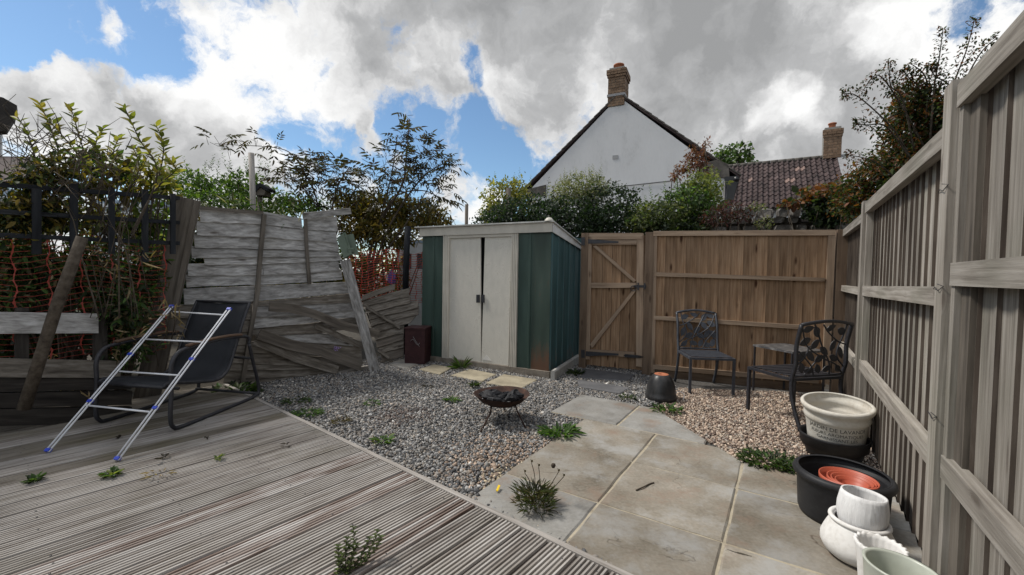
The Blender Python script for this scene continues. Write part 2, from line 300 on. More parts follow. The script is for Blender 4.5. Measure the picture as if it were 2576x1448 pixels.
M['trim'] = wood('deck_trim_wood', [(.13, .115, .1), (.30, .275, .25), (.42, .39, .36)], var=.1, knots=.3)
M['fence'] = wood('grey_fence_wood', [(.14, .122, .104), (.26, .236, .206), (.41, .382, .345)], [.32, .5, .70], (2.2, 60), var=.35, knots=.6, green=(.13, .145, .10, .3))
M['brown'] = wood('brown_fence_wood', [(.13, .074, .041), (.265, .168, .10), (.37, .255, .165)], [.32, .5, .70], (2.4, 60), var=.5, knots=1.0, knotcol=(.2, .13, .1))
M['rail'] = wood('brown_rail_wood', [(.16, .11, .075), (.28, .205, .145), (.38, .295, .22)], [.28, .5, .75], (1.8, 30), var=.2, knots=.6)
M['post'] = wood('brown_post_wood', [(.07, .045, .03), (.14, .098, .068), (.21, .155, .11)], [.28, .5, .75], (1.8, 26), var=.2, knots=.6)
M['slat'] = wood('silvered_slat_wood', [(.13, .123, .115), (.32, .31, .298), (.55, .542, .53)], [.34, .5, .68], (9.0, 36), bump=.7, var=.35, knots=.8, green=(.10, .085, .05, .3))
M['slatdark'] = wood('damp_slat_wood', [(.065, .055, .045), (.155, .136, .113), (.28, .255, .225)], [.34, .5, .67], (7, 36), var=.3, knots=.6)
M['darkwood'] = wood('shade_dark_wood', [(.012, .010, .009), (.035, .03, .026), (.075, .066, .058)], [.32, .5, .7], (3, 26), var=.3)  # near-black wood; carries the sleepers' shade, also the dark brown eave
M['weathered'] = wood('weathered_post_wood', [(.04, .034, .028), (.125, .108, .09), (.22, .195, .165)], [.3, .5, .72], (1.6, 24), var=.25, knots=.5)
M['black_wood'] = wood('black_stained_wood', [(.008, .009, .011), (.02, .022, .026), (.09, .09, .09)], [.35, .55, .78], (2.2, 22), var=.3)
M['slab'] = stone('riven_sandstone', [(.105, .09, .068), (.18, .158, .125), (.245, .219, .18), (.34, .312, .268)], 2.6, .8, .5, 9, .25, bdist=.012, veins=.8)
M['slabgrey'] = stone('grey_riven_slab', [(.13, .123, .11), (.225, .216, .198), (.32, .31, .285)], 3, .8, .5, 9, .15, bdist=.012, veins=.5)
M['slate'] = stone('dark_slate_slab', [(.055, .055, .058), (.10, .10, .104), (.15, .148, .15)], 4, .75, .3, 8, .15)
M['sandy'] = stone('sandy_slab', [(.19, .165, .12), (.31, .27, .195), (.40, .355, .26)], 5, .85, .3, 8, .2)
M['mortar'] = stone('sandy_mortar', [(.20, .17, .125), (.36, .315, .235), (.42, .37, .28)], 14, .95, .6, 6, 0)
M['soil'] = stone('dark_soil', [(.02, .016, .012), (.05, .042, .032), (.08, .07, .05)], 9, .95, .6, 8, 0)
M['bed'] = stone('gravel_bed', [(.03, .028, .026), (.09, .085, .08), (.16, .15, .14)], 40, .95, .8, 4, 0, fine=160)
M['concrete'] = stone('concrete_block', [(.22, .215, .2), (.34, .33, .31), (.42, .41, .39)], 8, .9, .3, 8, .1)
M['iron'] = stone('black_painted_iron', [(.010, .010, .013), (.022, .022, .027), (.035, .034, .04)], 20, .5, .1, 5, .1, spec=.5)
M['ironblue'] = stone('blue_grey_painted_iron', [(.025, .027, .035), (.045, .05, .062), (.065, .07, .085)], 20, .5, .1, 5, .1, spec=.5)
M['darkhole'] = plain('opening_shade_black', (.01, .01, .01), .9)  # near-black colour painted in for the shade inside openings
M['leaf'] = attr('leaf', .55, .45); M['leafdull'] = attr('leaf_dull', .65, .3); M['stemc'] = attr('stem', .8)
M['pebble'] = attr('pebble', .75, 0, .35, .3)
M['bark'] = stone('bark', [(.03, .022, .016), (.07, .055, .04), (.11, .09, .07)], 25, .9, .5, 6, .2)
# ------------------------------------------------------------------ plan geometry shared by everything
EA = Vector((.5414, .8407, 0)); EB = Vector((.8407, -.5414, 0))      # along the garden, across the garden
PB = Vector((.816, 2.772, 0)); SL = .607
def AB(a, b, z=0): return PB + EA*a + EB*b + Vector((0, 0, z))
def clip(poly, p, d):                                               # keep the side where (x-p).d >= 0
    o = []
    for i in range(len(poly)):
        a, b = poly[i], poly[(i+1) % len(poly)]; fa = (a-p).dot(d); fb = (b-p).dot(d)
        if fa >= 0: o.append(a)
        if fa*fb < 0: o.append(a+(b-a)*(fa/(fa-fb)))
    return o
def inside(P, poly):
    x, y = P[:, 0], P[:, 1]; r = np.zeros(len(P), bool); k = len(poly)
    for i in range(k):
        x0, y0 = poly[i][0], poly[i][1]; x1, y1 = poly[(i+1) % k][0], poly[(i+1) % k][1]
        c = ((y0 > y) != (y1 > y)) & (x < (x1-x0)*(y-y0)/((y1-y0) if y1 != y0 else 1e-9)+x0); r ^= c
    return r
ED = Vector((.783, -.622, 0)).normalized(); BD = Vector((.622, .783, 0)).normalized()   # deck: along its free edge, along its boards
DO = Vector((-2.93, 4.36, 0)); DZ = .035
# ------------------------------------------------------------------ ground
g = MB(); g.add([(-400, -400, -.05), (400, -400, -.05), (400, 400, -.05), (-400, 400, -.05)], [(0, 1, 2, 3)])
tag(g.build('ground', M['soil']), 'dark bare soil ground under and beyond the garden', None, None, 'structure')
# ------------------------------------------------------------------ deck
deck = thing('deck', 'weathered grooved timber decking with a narrow edging board', None, DO, None, 'structure')
BW = .148
def deckP(e, b, z): return DO + ED*e + BD*b + Vector((0, 0, z))
nb = int(6.6/BW)
for i in range(nb):
    e0 = i*BW; w = BW-.009; ng = 7; gd = (.0035, .0035, .004, .0045, .005, .006, .006, .008, .010, .009)[i] if i < 10 else .012; pr = [(0, -.03)]
    for k in range(ng):
        a0 = w*k/ng; st = w/ng
        pr += [(a0+st*.10, DZ-.001), (a0+st*.16, DZ), (a0+st*.57, DZ), (a0+st*.61, DZ-.001), (a0+st*.70, DZ-gd), (a0+st*.98, DZ-gd)]
    pr += [(w, -.03)]
    mb = MB(); dz = random.uniform(-.0015, .0015); k = len(pr)
    ends = [-4.6, -3.3, -2.2, -1.1, -.018]
    vs = []; uv = []
    for bb in ends:
        wob = random.uniform(-.001, .001)
        for (x, z) in pr:
            vs.append(deckP(e0+x, bb, z+dz+wob)); uv.append((bb, x*1.0+(z if z < 0 else 0)))
    fs = []
    for s in range(len(ends)-1):
        for j in range(k-1): fs.append((s*k+j, s*k+j+1, (s+1)*k+j+1, (s+1)*k+j))
    fs.append(tuple((len(ends)-1)*k+j for j in range(k)))
    for s in range(len(ends)-1):
        for kk_ in range(ng): mb.MI[s*(k-1)+1+kk_*6+5-1] = 1
    mb.add(vs, fs, uv); mb.build('board', [M['deckworn_shade'] if i in (0, 1, 2, 3, 5, 6, 9) else M['deckbrown'] if i in (17, 20, 23) else M['deck'], M['groove']], deck)
mb = MB(); mb.prism([deckP(-.03, -.014, DZ+.002), deckP(6.7, -.014, DZ+.002), deckP(6.7, .016, DZ+.002), deckP(-.03, .016, DZ+.002)], (0, 0, 1), .10); mb.build('edging_board', M['trim'], deck)
mb = MB(); mb.prism([deckP(-.028, -4.6, DZ), deckP(-.004, -4.6, DZ), deckP(-.004, -.03, DZ), deckP(-.028, -.03, DZ)], (0, 0, 1), .10); mb.build('end_board', M['weathered'], deck)
mb = MB()
for i in range(12): mb.prism([deckP(-.02, -4.5+i*.4, -.012), deckP(6.6, -4.5+i*.4, -.012), deckP(6.6, -4.45+i*.4, -.012), deckP(-.02, -4.45+i*.4, -.012)], (0, 0, 1), .03)
mb.build('joists', M['slatdark'], deck)
mb = MB()
for i in range(nb):
    for bb in (-.07, -.52, -.97, -1.42):
        for x in (.036, .105): mb.lathe([(.001, .0012), (.0035, .0008), (.0042, 0)], deckP(i*BW+x+random.uniform(-.004, .004), bb+random.uniform(-.012, .012), DZ-.0005), 7)
tag(mb.build('screws', M['iron'], deck), kind='stuff')
# ------------------------------------------------------------------ patio
patio = thing('patio', 'patio of riven beige stone slabs with sandy joints', None, PB, None, 'structure')
GAP = .006; edge_p = DO + BD*.018; cutA = AB(1.34, -.26); cutB = AB(.41, .62); cd = (cutB-cutA).normalized(); cn = Vector((cd.y, -cd.x, 0))
if cn.dot(AB(0, 0)-cutA) < 0: cn = -cn
FENCE_B = 1.30
def slab(a0, a1, b0, b1, mat, parent, z=0, cuts=(), name='paving_slab', g=GAP):
    poly = [AB(a0+g, b0+g), AB(a0+g, b1-g), AB(a1-g, b1-g), AB(a1-g, b0+g)]
    for p, d in cuts: poly = clip(poly, p, d)
    if len(poly) < 3: return
    P = []
    for i in range(len(poly)):
        a, b = poly[i], poly[(i+1) % len(poly)]; n = max(1, int((b-a).length/.09))
        for k in range(n):
            q = a+(b-a)*(k/n)
            if k: q = q+Vector((random.uniform(-1, 1), random.uniform(-1, 1), 0))*.0035
            P.append(q)
    c = sum(P, Vector())/len(P); dz = random.uniform(-.003, .003)
    outer = [p+Vector((0, 0, z-.007+dz)) for p in P]; inn = [p+(c-p).normalized()*.010+Vector((0, 0, z+dz+random.uniform(-.0012, .0012))) for p in P]; bot = [p+Vector((0, 0, z-.035)) for p in P]
    k = len(P); vs = bot+outer+inn; fs = []
    for i in range(k):
        j = (i+1) % k
        fs += [(i, j, j+k, i+k), (i+k, j+k, j+2*k, i+2*k)]
    fs.append(tuple(range(2*k, 3*k)))
    return MB().add(vs, fs).build(name, mat, parent)
dk = (edge_p, BD)
cutd = (cutA, cn)
for a0, a1, b0, b1, mt, cuts in [
    (0, SL, -SL, 0, 'slab', ()), (0, SL, 0, SL, 'slab', (cutd,)), (-SL, 0, -SL, 0, 'slab', ()), (-SL, 0, 0, SL, 'slab', ()), (-SL, 0, SL, 2*SL, 'slab', ()),
    (-2*SL, -SL, -SL, 0, 'slabgrey', (dk,)), (-2*SL, -SL, 0, SL, 'slab', (dk,)), (-2*SL, -SL, SL, 2*SL, 'slab', ()), (-3*SL, -2*SL, 0, SL, 'slab', (dk,)), (-3*SL, -2*SL, SL, 2*SL, 'slab', (dk,)),
    (0, .42, SL, 2*SL, 'slab', ()), (SL, 1.27, -.93, -.32, 'slabgrey', ()), (SL, 1.27, -.32, .35, 'slabgrey', (cutd,)),
    (-3*SL, -2*SL, 2*SL, 3*SL, 'slab', (dk,)), (-2*SL, -SL, 2*SL, 1.9, 'slab', ()), (-SL, 0, 2*SL, 1.7, 'slab', ()), (0, .42, 2*SL, 1.6, 'slab', ())]:
    slab(a0, a1, b0, b1, M[mt], patio, 0, cuts)
slab(.43, .80, .78, 1.30, M['sandy'], patio, -.012)
mb = MB()
for (a0, a1, b0, b1, cuts) in [(-3.5*SL, 0, -SL+.01, 2.9*SL, (dk,)), (0, SL-.004, -SL+.01, SL, (cutd,)), (0, .415, SL, 1.6, ()), (SL-.004, 1.26, -.92, .3, (cutd,))]:
    poly = [AB(a0, b0, -.0075), AB(a0, b1, -.0075), AB(a1, b1, -.0075), AB(a1, b0, -.0075)]
    for p, d in cuts: poly = clip(poly, p, d)
    mb.prism(poly, (0, 0, 1), .03)
mb.build('mortar_joints', M['mortar'], patio)
# ------------------------------------------------------------------ loose stepping slabs
def step(vq, mat, label, z=.004, t=.035):
    pts = [G(u, v, z) for u, v in vq]; c = sum(pts, Vector())/len(pts)
    P = []
    for i in range(len(pts)):
        a, b = pts[i], pts[(i+1) % len(pts)]
        for k in range(5): P.append(a+(b-a)*(k/5)+Vector((random.uniform(-1, 1), random.uniform(-1, 1), 0))*.004)
    k = len(P); vs = [p-Vector((0, 0, t)) for p in P]+[p-Vector((0, 0, .006)) for p in P]+[p+(c-p).normalized()*.008+Vector((0, 0, random.uniform(-.001, .001))) for p in P]
    fs = [tuple(range(2*k, 3*k))]
    for i in range(k):
        j = (i+1) % k; fs += [(i, j, j+k, i+k), (i+k, j+k, j+2*k, i+2*k)]
    # keep faces outward
    return tag(MB().add(vs, fs).build('stepping_slab', mat), label, 'paving slab', 'slabs laid loose in the gravel')
STEPS = [([(1222, 963.5), (1311, 977), (1352.6, 954.7), (1267.5, 941.5)], 'sandy', 'sandy yellow slab before the right-hand end of the shed, nearest the fire bowl'),
         ([(1134, 944), (1213.6, 959), (1248, 941.5), (1182, 928.7)], 'sandy', 'dirty sandy slab below the shed doors, second from the fire bowl'),
         ([(1054, 928.7), (1106, 941.5), (1137, 925), (1092, 916.5)], 'sandy', 'sandy slab with the grass tuft at its corner before the white doors'),
         ([(977, 915), (1022.6, 928.7), (1052, 917), (1008.7, 902.6)], 'slabgrey', 'pale grey slab half under the maroon bin'),
         ([(1460, 950), (1578, 958), (1597.5, 942.6), (1467, 927)], 'slate', 'dark slate slab right in front of the wooden gate'),
         ([(1457, 972), (1561, 989.5), (1585, 975.6), (1453, 955)], 'slate', 'dark slate slab between the gate slab and the grey patio')]
for vq, mt, lb in STEPS: step(vq, M[mt], lb)
# ------------------------------------------------------------------ gravel
def pebbles(name, poly, holes, spacing, size, palette, label, brown=None, extra=0.25):
    A = np.array([(p[0], p[1]) for p in poly]); lo = A.min(0); hi = A.max(0)
    gx, gy = np.meshgrid(np.arange(lo[0], hi[0], spacing), np.arange(lo[1], hi[1], spacing*.87))
    gx = gx + (np.arange(gx.shape[0]) % 2)[:, None]*spacing/2
    P = np.c_[gx.ravel(), gy.ravel()]; P = np.r_[P, P[RNG.random(len(P)) < extra]]
    P = P + RNG.normal(0, spacing*.28, P.shape); P = P[inside(P, poly)]
    for h in holes: P = P[~inside(P, h)]
    n = len(P)
    # octa-sphere: 18 verts would be heavy; an icosahedron is enough
    t = (1+5**.5)/2; iv = np.array([(-1, t, 0), (1, t, 0), (-1, -t, 0), (1, -t, 0), (0, -1, t), (0, 1, t), (0, -1, -t), (0, 1, -t), (t, 0, -1), (t, 0, 1), (-t, 0, -1), (-t, 0, 1)]); iv /= np.linalg.norm(iv[0])
    fi = np.array([(0, 11, 5), (0, 5, 1), (0, 1, 7), (0, 7, 10), (0, 10, 11), (1, 5, 9), (5, 11, 4), (11, 10, 2), (10, 7, 6), (7, 1, 8), (3, 9, 4), (3, 4, 2), (3, 2, 6), (3, 6, 8), (3, 8, 9), (4, 9, 5), (2, 4, 11), (6, 2, 10), (8, 6, 7), (9, 8, 1)])
    S = size*np.exp(RNG.normal(0, .28, n))
    sc = np.c_[S*RNG.uniform(.8, 1.35, n), S*RNG.uniform(.6, 1.0, n), S*RNG.uniform(.4, .75, n)]/2
    q = RNG.normal(size=(n, 4)); q[:, 1:3] *= .55; q /= np.linalg.norm(q, axis=1)[:, None]; w, x, y, z = q.T
    Rm = np.stack([np.stack([1-2*(y*y+z*z), 2*(x*y-z*w), 2*(x*z+y*w)], -1), np.stack([2*(x*y+z*w), 1-2*(x*x+z*z), 2*(y*z-x*w)], -1), np.stack([2*(x*z-y*w), 2*(y*z+x*w), 1-2*(x*x+y*y)], -1)], 1)
    jit = 1+RNG.normal(0, .16, (n, 12, 1))
    L = iv[None]*jit*sc[:, None, :]; Vv = np.einsum('nij,nkj->nki', Rm, L)
    hz = -.020 + RNG.random(n)*.014 + .006*np.sin(P[:, 0]*5.1)*np.sin(P[:, 1]*4.3+1)
    Vv += np.c_[P, hz][:, None, :]
    pal = np.array(palette); col = pal[RNG.integers(0, len(pal), n)]*np.exp(RNG.normal(0, .25, (n, 1)))
    if brown is not None:
        for (bx, by, br, bc, ms) in brown:
            d = np.hypot(P[:, 0]-bx, P[:, 1]-by)/br; k = RNG.random(n) < np.clip(1.2-d, 0, 1)*ms
            col[k] = np.array(bc)*np.exp(RNG.normal(0, .3, (k.sum(), 1)))
    me = bpy.data.meshes.new(name); nv = n*12; nf = n*20
    me.vertices.add(nv); me.vertices.foreach_set('co', Vv.astype(np.float32).ravel())
    F = (fi[None]+(np.arange(n)*12)[:, None, None]).astype(np.int32).ravel()
    me.loops.add(nf*3); me.loops.foreach_set('vertex_index', F); me.polygons.add(nf); me.polygons.foreach_set('loop_start', np.arange(0, nf*3, 3, dtype=np.int32)); 
    me.update(calc_edges=True)
    ca = me.color_attributes.new('Col', 'FLOAT_COLOR', 'POINT'); c4 = np.ones((nv, 4), np.float32); c4[:, :3] = np.repeat(np.clip(col, .01, .9), 12, 0); ca.data.foreach_set('color', c4.ravel())
    me.materials.append(M['pebble']); o = bpy.data.objects.new(name, me); COL.objects.link(o)
    return tag(o, label, 'gravel', None, 'stuff')
holes = [[G(u, v) for u, v in s[0]] for s in STEPS]
greypoly = [deckP(0, .016, 0), deckP(5.2, .016, 0), AB(-.9, -SL+.01), AB(SL, -SL+.01), AB(SL, -.93), AB(1.27, -.93), AB(1.27, -.28), AB(1.6, -.15), AB(2.2, -.15), AB(2.9, -.9), AB(3.0, -1.6), AB(2.3, -2.2), AB(2.6, -3.9), AB(1.2, -4.0)]
greypoly = [Vector(p) for p in greypoly]
SHEDQ = [G(1060, 902), G(1385, 951), G(1470, 896), G(1180, 862)]
pit = G(1330, 1120)
pebbles('gravel', greypoly, holes+[SHEDQ], .0158, .0198, [(.15, .149, .15), (.20, .197, .194), (.10, .10, .102), (.26, .254, .244), (.34, .325, .30), (.20, .18, .16), (.06, .06, .06), (.24, .205, .17)],
        'grey and blue angular gravel between deck, shed and patio', [(G(1290, 1150).x, G(1290, 1150).y, .5, (.30, .225, .17), .55), (G(1290, 1205).x, G(1290, 1205).y, .22, (.42, .35, .24), .5), (G(1010, 1040).x, G(1010, 1040).y, .28, (.11, .085, .075), .6)])
pinkpoly = [Vector(p) for p in [AB(1.27, -.20), AB(.80, .25), AB(.43, .60), AB(.43, 1.42), AB(2.2, 1.42), AB(2.75, .95), AB(2.2, -.15), AB(1.6, -.15)]]
pebbles('gravel', pinkpoly, [], .0150, .0185, [(.34, .255, .195), (.26, .19, .145), (.42, .33, .255), (.19, .135, .105), (.48, .40, .32), (.12, .085, .07), (.33, .29, .25)],
        'pinkish beige gravel under the chairs by the brown fence', [(G(1640, 960).x, G(1640, 960).y, .35, (.24, .235, .23), .7)])
mb = MB(); mb.prism([p-Vector((0, 0, .024)) for p in [deckP(0, .0, 0), deckP(6, .0, 0), AB(-1.6, 1.42), AB(3.2, 1.42), AB(3.2, -4.2), AB(1.0, -4.2)]], (0, 0, 1), .02)
tag(mb.build('gravel_bed', M['bed']), 'grit bed beneath the loose gravel', None, None, 'structure')
# ------------------------------------------------------------------ metal shed
def shedmat(name, base, rust=.35, streak=(2, 2, .35), rustz=0.0, con=1.0):
    mt, n, l, b = newmat(name)
    gq = n.new('ShaderNodeNewGeometry'); sp = n.new('ShaderNodeSeparateXYZ'); l.new(gq.outputs['Position'], sp.inputs[0])
    mp = n.new('ShaderNodeMapping'); mp.inputs['Scale'].default_value = streak; l.new(gq.outputs['Position'], mp.inputs[0])
    a = n.new('ShaderNodeTexNoise'); a.inputs['Scale'].default_value = 3.5; a.inputs['Detail'].default_value = 7; l.new(mp.outputs[0], a.inputs['Vector'])
    f = n.new('ShaderNodeTexNoise'); f.inputs['Scale'].default_value = 22; f.inputs['Detail'].default_value = 6; f.inputs['Roughness'].default_value = .7; l.new(mp.outputs[0], f.inputs['Vector'])
    rp = ramp(n, [tuple(c*(1-.28*con) for c in base), base, tuple(c*(1+.3*con)+.01*con for c in base)], [.3, .5, .75]); l.new(a.outputs['Fac'], rp.inputs[0])
    th = MA(n, l, 'ADD', MA(n, l, 'MULTIPLY', f.outputs['Fac'], .7), MA(n, l, 'MULTIPLY', a.outputs['Fac'], .3))
    if rustz:                             # rust creeping up from the wet foot of the panel
        zz = n.new('ShaderNodeMapRange'); l.new(sp.outputs[2], zz.inputs['Value']); zz.inputs['From Min'].default_value = .08; zz.inputs['From Max'].default_value = .5; zz.inputs['To Min'].default_value = rustz; zz.inputs['To Max'].default_value = 0
        th = MA(n, l, 'ADD', th, zz.outputs[0])
    mr = n.new('ShaderNodeMapRange'); l.new(th, mr.inputs['Value']); mr.inputs['From Min'].default_value = .62-rust*.1; mr.inputs['From Max'].default_value = .78; mr.inputs['To Max'].default_value = .85
    x = n.new('ShaderNodeMix'); x.data_type = 'RGBA'; l.new(mr.outputs[0], x.inputs[0]); l.new(rp.outputs[0], x.inputs[6]); x.inputs[7].default_value = (.11, .05, .028, 1)
    l.new(x.outputs[2], b.inputs['Base Color']); b.inputs['Roughness'].default_value = .5; b.inputs['Specular IOR Level'].default_value = .4
    bp = n.new('ShaderNodeBump'); bp.inputs['Strength'].default_value = .12; bp.inputs['Distance'].default_value = .01; l.new(a.outputs['Fac'], bp.inputs['Height']); l.new(bp.outputs[0], b.inputs['Normal'])
    return mt
M['shedgreen'] = shedmat('shed_green_steel', (.030, .056, .046), .1)
M['shedrust'] = shedmat('shed_green_steel_rusty', (.034, .056, .044), .5, rustz=.33)
M['shedside'] = shedmat('shed_green_steel_side', (.030, .078, .084), .2, rustz=.12)
M['sheddoor'] = shedmat('shed_cream_door', (.58, .555, .495), .65, (5, 5, 2.2), con=.25)
M['shedtrim'] = shedmat('shed_cream_trim', (.50, .47, .41), .2, (2, 2, 1.2), con=.4)
M['shedroof'] = shedmat('shed_roof_steel', (.42, .42, .40), .4)
FL = G(1060, 903); FR = G(1380, 947)
SF = Plane(FL, FR)                       # front
e = SF.e; back = Vector((-e.y, e.x, 0)); BK = FR + back*1.22
SS = Plane(FR, BK)                       # right-hand side
shed = thing('garden_shed', 'small green metal shed with two cream sliding doors standing slightly ajar', 'shed', (FL+FR)/2 + back*.6)
wl_ = SF.len; ZF = 1.80; ZT = 1.735
def F(u, v): return (SF.S(u, v), SF.Z(u, v))
def shed_panel(pl, a0, a1, z0, z1, ribs, mat, name):
    """folded sheet: flat pans with proud ribs"""
    prof = [(a0, 0)]
    for r in ribs: prof += [(r-.018, 0), (r-.010, .014), (r+.010, .014), (r+.018, 0)]
    prof.append((a1, 0)); mb = MB(); k = len(prof)
    vs = [pl.P(a, z0, o) for a, o in prof]+[pl.P(a, z1, o) for a, o in prof]; fs = [(j, j+1, k+j+1, k+j) for j in range(k-1)]
    mb.add(vs, fs, [(v.z, v.x) for v in vs]); return mb.build(name, mat, shed)
aJ0 = SF.S(1116, 750); aD0 = SF.S(1131, 750); aD1 = SF.S(1286, 760); aJ1 = SF.S(1302, 760); aM = SF.S(1209, 740)
shed_panel(SF, 0, aJ0, .06, ZT, [SF.S(1090, 750)], M['shedgreen'], 'front_panel')
shed_panel(SF, aJ1, SF.S(1338, 760), .06, ZT, [SF.S(1336, 760)-.02], M['shedgreen'], 'front_panel')
shed_panel(SF, SF.S(1338, 760), wl_, .06, ZT, [], M['shedrust'], 'front_panel')
o = shed_panel(SS, 0, SS.len, .06, ZT, [.03]+[SS.len*k/6+.02 for k in range(1, 6)], M['shedside'], 'side_panel')
LS = Plane(FL, FL+back*1.22); LS.n = -e
shed_panel(LS, 0, 1.22, .06, ZT, [.2*k for k in range(1, 6)], M['shedgreen'], 'side_panel')
RB = Plane(FL+back*1.22, BK); RB.n = back
shed_panel(RB, 0, wl_, .06, ZT-.25, [.3*k for k in range(1, 6)], M['shedgreen'], 'back_panel')
mb = MB(); mb.prism(SF.rect(aD0-.05, aD1+.05, .05, ZT-.02), SF.n, .004, -.10); mb.build('interior_shade_sheet', M['darkhole'], shed)  # thin black sheet behind the doors, painted shade of the shed inside
for (a0, a1, nm) in ((aJ0-.003, aD0, 'door_jamb'), (aD1, aJ1+.003, 'door_jamb')):
    mb = MB(); w = a1-a0; pr = []
    for k in range(4): pr += [(a0+w*k/4, .012), (a0+w*(k+.12)/4, .026), (a0+w*(k+.8)/4, .026), (a0+w*(k+.95)/4, .012)]
    pr = [(a0, -.03)]+pr+[(a1, -.03)]; k = len(pr)
    vs = [SF.P(a, .05, o_) for a, o_ in pr]+[SF.P(a, ZT, o_) for a, o_ in pr]
    mb.add(vs, [(j, j+1, k+j+1, k+j) for j in range(k-1)], [(v.z, v.x) for v in vs]); mb.build(nm, M['shedtrim'], shed)
zd = SF.Z(1205, 598)
mb = MB(); mb.prism(SF.rect(aD0-.002, aD1+.002, zd, ZT), SF.n, .03, .02); mb.prism(SF.rect(aD0-.002, aD1+.002, zd+.03, ZT-.012), SF.n, .02, .026); mb.build('door_header', M['shedtrim'], shed)
for k, qs in enumerate((((1131, 602), (1208.5, 599), (1209.5, 900), (1129, 896)), ((1220, 599), (1287, 597), (1279, 919), (1211, 907)))):
    q = SF.q(*qs); q[0].z = q[1].z = zd+.004; q[2].z = q[3].z = .062
    dr = MB().prism(q, SF.n, .018, .0 if k else -.004).build('door', M['sheddoor'], shed)
    u0 = 1200 if k == 0 else 1212
    h = MB(); hq = SF.q((u0, 742), (u0+8, 742), (u0+8, 762), (u0, 762)); h.prism(hq, SF.n, .012, .020); h.build('handle', M['iron'], dr)
    if k:
        h = MB(); h.prism(SF.q((1213, 906), (1224, 893), (1236, 908)), SF.n, .004, .005); h.build('torn_patch', plain('bare_zinc', (.62, .6, .56), .4), dr)
FO = .035
mb = MB(); zf = SF.Z(1210, 566)
mb.prism([SF.P(-.03, ZT-.01), SF.P(wl_+.03, ZT-.01), SF.P(wl_+.03, ZT+.11), SF.P(-.03, ZT+.11)], SF.n, .01, FO); mb.build('fascia', M['shedtrim'], shed)
mb = MB(); mb.prism([SS.P(-.035, ZT-.01), SS.P(1.26, ZT-.19), SS.P(1.26, ZT-.15), SS.P(-.035, ZT+.11)], SS.n, .01, .03); mb.build('side_fascia', plain('shed_white_trim', (.55, .55, .54), .5), shed)
mb = MB(); mb.prism([LS.P(-.035, ZT-.01), LS.P(1.26, ZT-.19), LS.P(1.26, ZT-.15), LS.P(-.035, ZT+.11)], LS.n, .01, .03); mb.build('side_fascia', M['shedtrim'], shed)
rq = [SF.P(-.085, ZT+.113, .075), SF.P(wl_+.05, ZT+.113, .06), SF.P(wl_+.05, ZT-.145, -1.29), SF.P(-.05, ZT-.145, -1.29)]
MB().prism(rq, Vector((0, 0, 1)), .016, .008).build('roof', M['shedroof'], shed)
mb = MB(); c = SF.P(wl_-.02, ZT+.118, .03); mb.lathe([(.001, .045), (.03, .038), (.05, .015), (.055, 0)], c, 14); mb.build('corner_cap', M['shedtrim'], shed)
mb = MB(); mb.prism(SF.rect(-.02, wl_+.02, -.02, .060), SF.n, 1.2, .03); mb.build('base', stone('shed_base_timber', [(.10, .085, .068), (.22, .19, .155), (.30, .27, .225)], 9, .9, .4), shed)
for i in range(5):
    mb = MB(); mb.lathe([(.001, .006), (.006, .004), (.007, 0)], SF.P(aJ1+.012, .35+i*.28, .004), 8, Matrix(((1, 0, 0), (0, 0, -1), (0, 1, 0)))); mb.build('screw', M['iron'], shed)
def kerb(p, q, label):
    p = Vector(p); q = Vector(q); d = (q-p).normalized(); nn = Vector((d.y, -d.x, 0)); mb = MB(); prof = [(-.025, -.03), (-.025, .085), (-.015, .10), (.012, .10), (.025, .085), (.025, -.03)]
    vs = [p+nn*a+Vector((0, 0, z)) for a, z in prof]+[q+nn*a+Vector((0, 0, z)) for a, z in prof]; k = 6
    fs = [(j, (j+1) % k, k+(j+1) % k, k+j) for j in range(k)]+[tuple(range(k))[::-1], tuple(range(k, 2*k))]
    return tag(mb.add(vs, fs).build('kerb_block', M['concrete']), label, 'kerb', 'concrete edging along the shed')
k0 = G(1386, 954); k1 = G(1466, 902); k0 += SS.n*.02; km = k0+(k1-k0)*.54
kerb(k0, km-(k1-k0)*.006, 'pale concrete edging block at the front corner of the shed')
kerb(km, k1, 'pale concrete edging block at the back corner of the shed beside the gate')
# ------------------------------------------------------------------ brown gate, posts and fence panel
P0 = G(1628, 941); P1 = G(2113, 992)
BF = Plane(P0, P1)                       # s grows to the right
def q4(u0, v0, u1, v1): return BF.q((u0, v0), (u1, v0), (u1, v1), (u0, v1))
def postV(name, u0, u1, vt, zb, label, mat, off=.02, t=.09, pl=BF):
    a0 = pl.S(u0, (vt+900)/2); a1 = pl.S(u1, (vt+900)/2); zt = pl.Z((u0+u1)/2, vt)
    th = thing(name, label, 'fence post', pl.P((a0+a1)/2, 0, off-t/2))
    mb = MB(); mb.prism(pl.rect(a0, a1, zb, zt), pl.n, t, off, along=(0, 0, 1)); mb.build('shaft', mat, th); return th
postV('fence_post', 1460, 1477, 587, -.05, 'brown square post carrying the gate hinges beside the green shed', M['post'], .015)
postV('fence_post', 1620, 1643, 585, -.05, 'brown square post between the gate and the closeboard panel', M['post'], .02)
postV('fence_post', 2100, 2127, 578, -.05, 'brown square post in the corner where brown and grey fences meet', M['post'], .02)
gate = thing('garden_gate', 'brown ledged and braced wooden gate with black strap hinges', 'gate', BF.P(BF.S(1545, 760), 0))
gx = [1477, 1512, 1536, 1559, 1583, 1618]
for i in range(5):
    a0 = BF.S(gx[i], 760); a1 = BF.S(gx[i+1], 760)
    MB().prism(BF.rect(a0+.001, a1+.003, .03, BF.Z(1545, 594)), BF.n, .014, offs=[-.048, -.024, -.024, -.048], along=(0, 0, 1), edge=True).build('board', [M['brown'], M['edge']], gate)
def gpart(name, quv, off=0.0, t=.035, mat='rail'): return MB().prism(BF.q(*quv), BF.n, t, off).build(name, M[mat], gate)
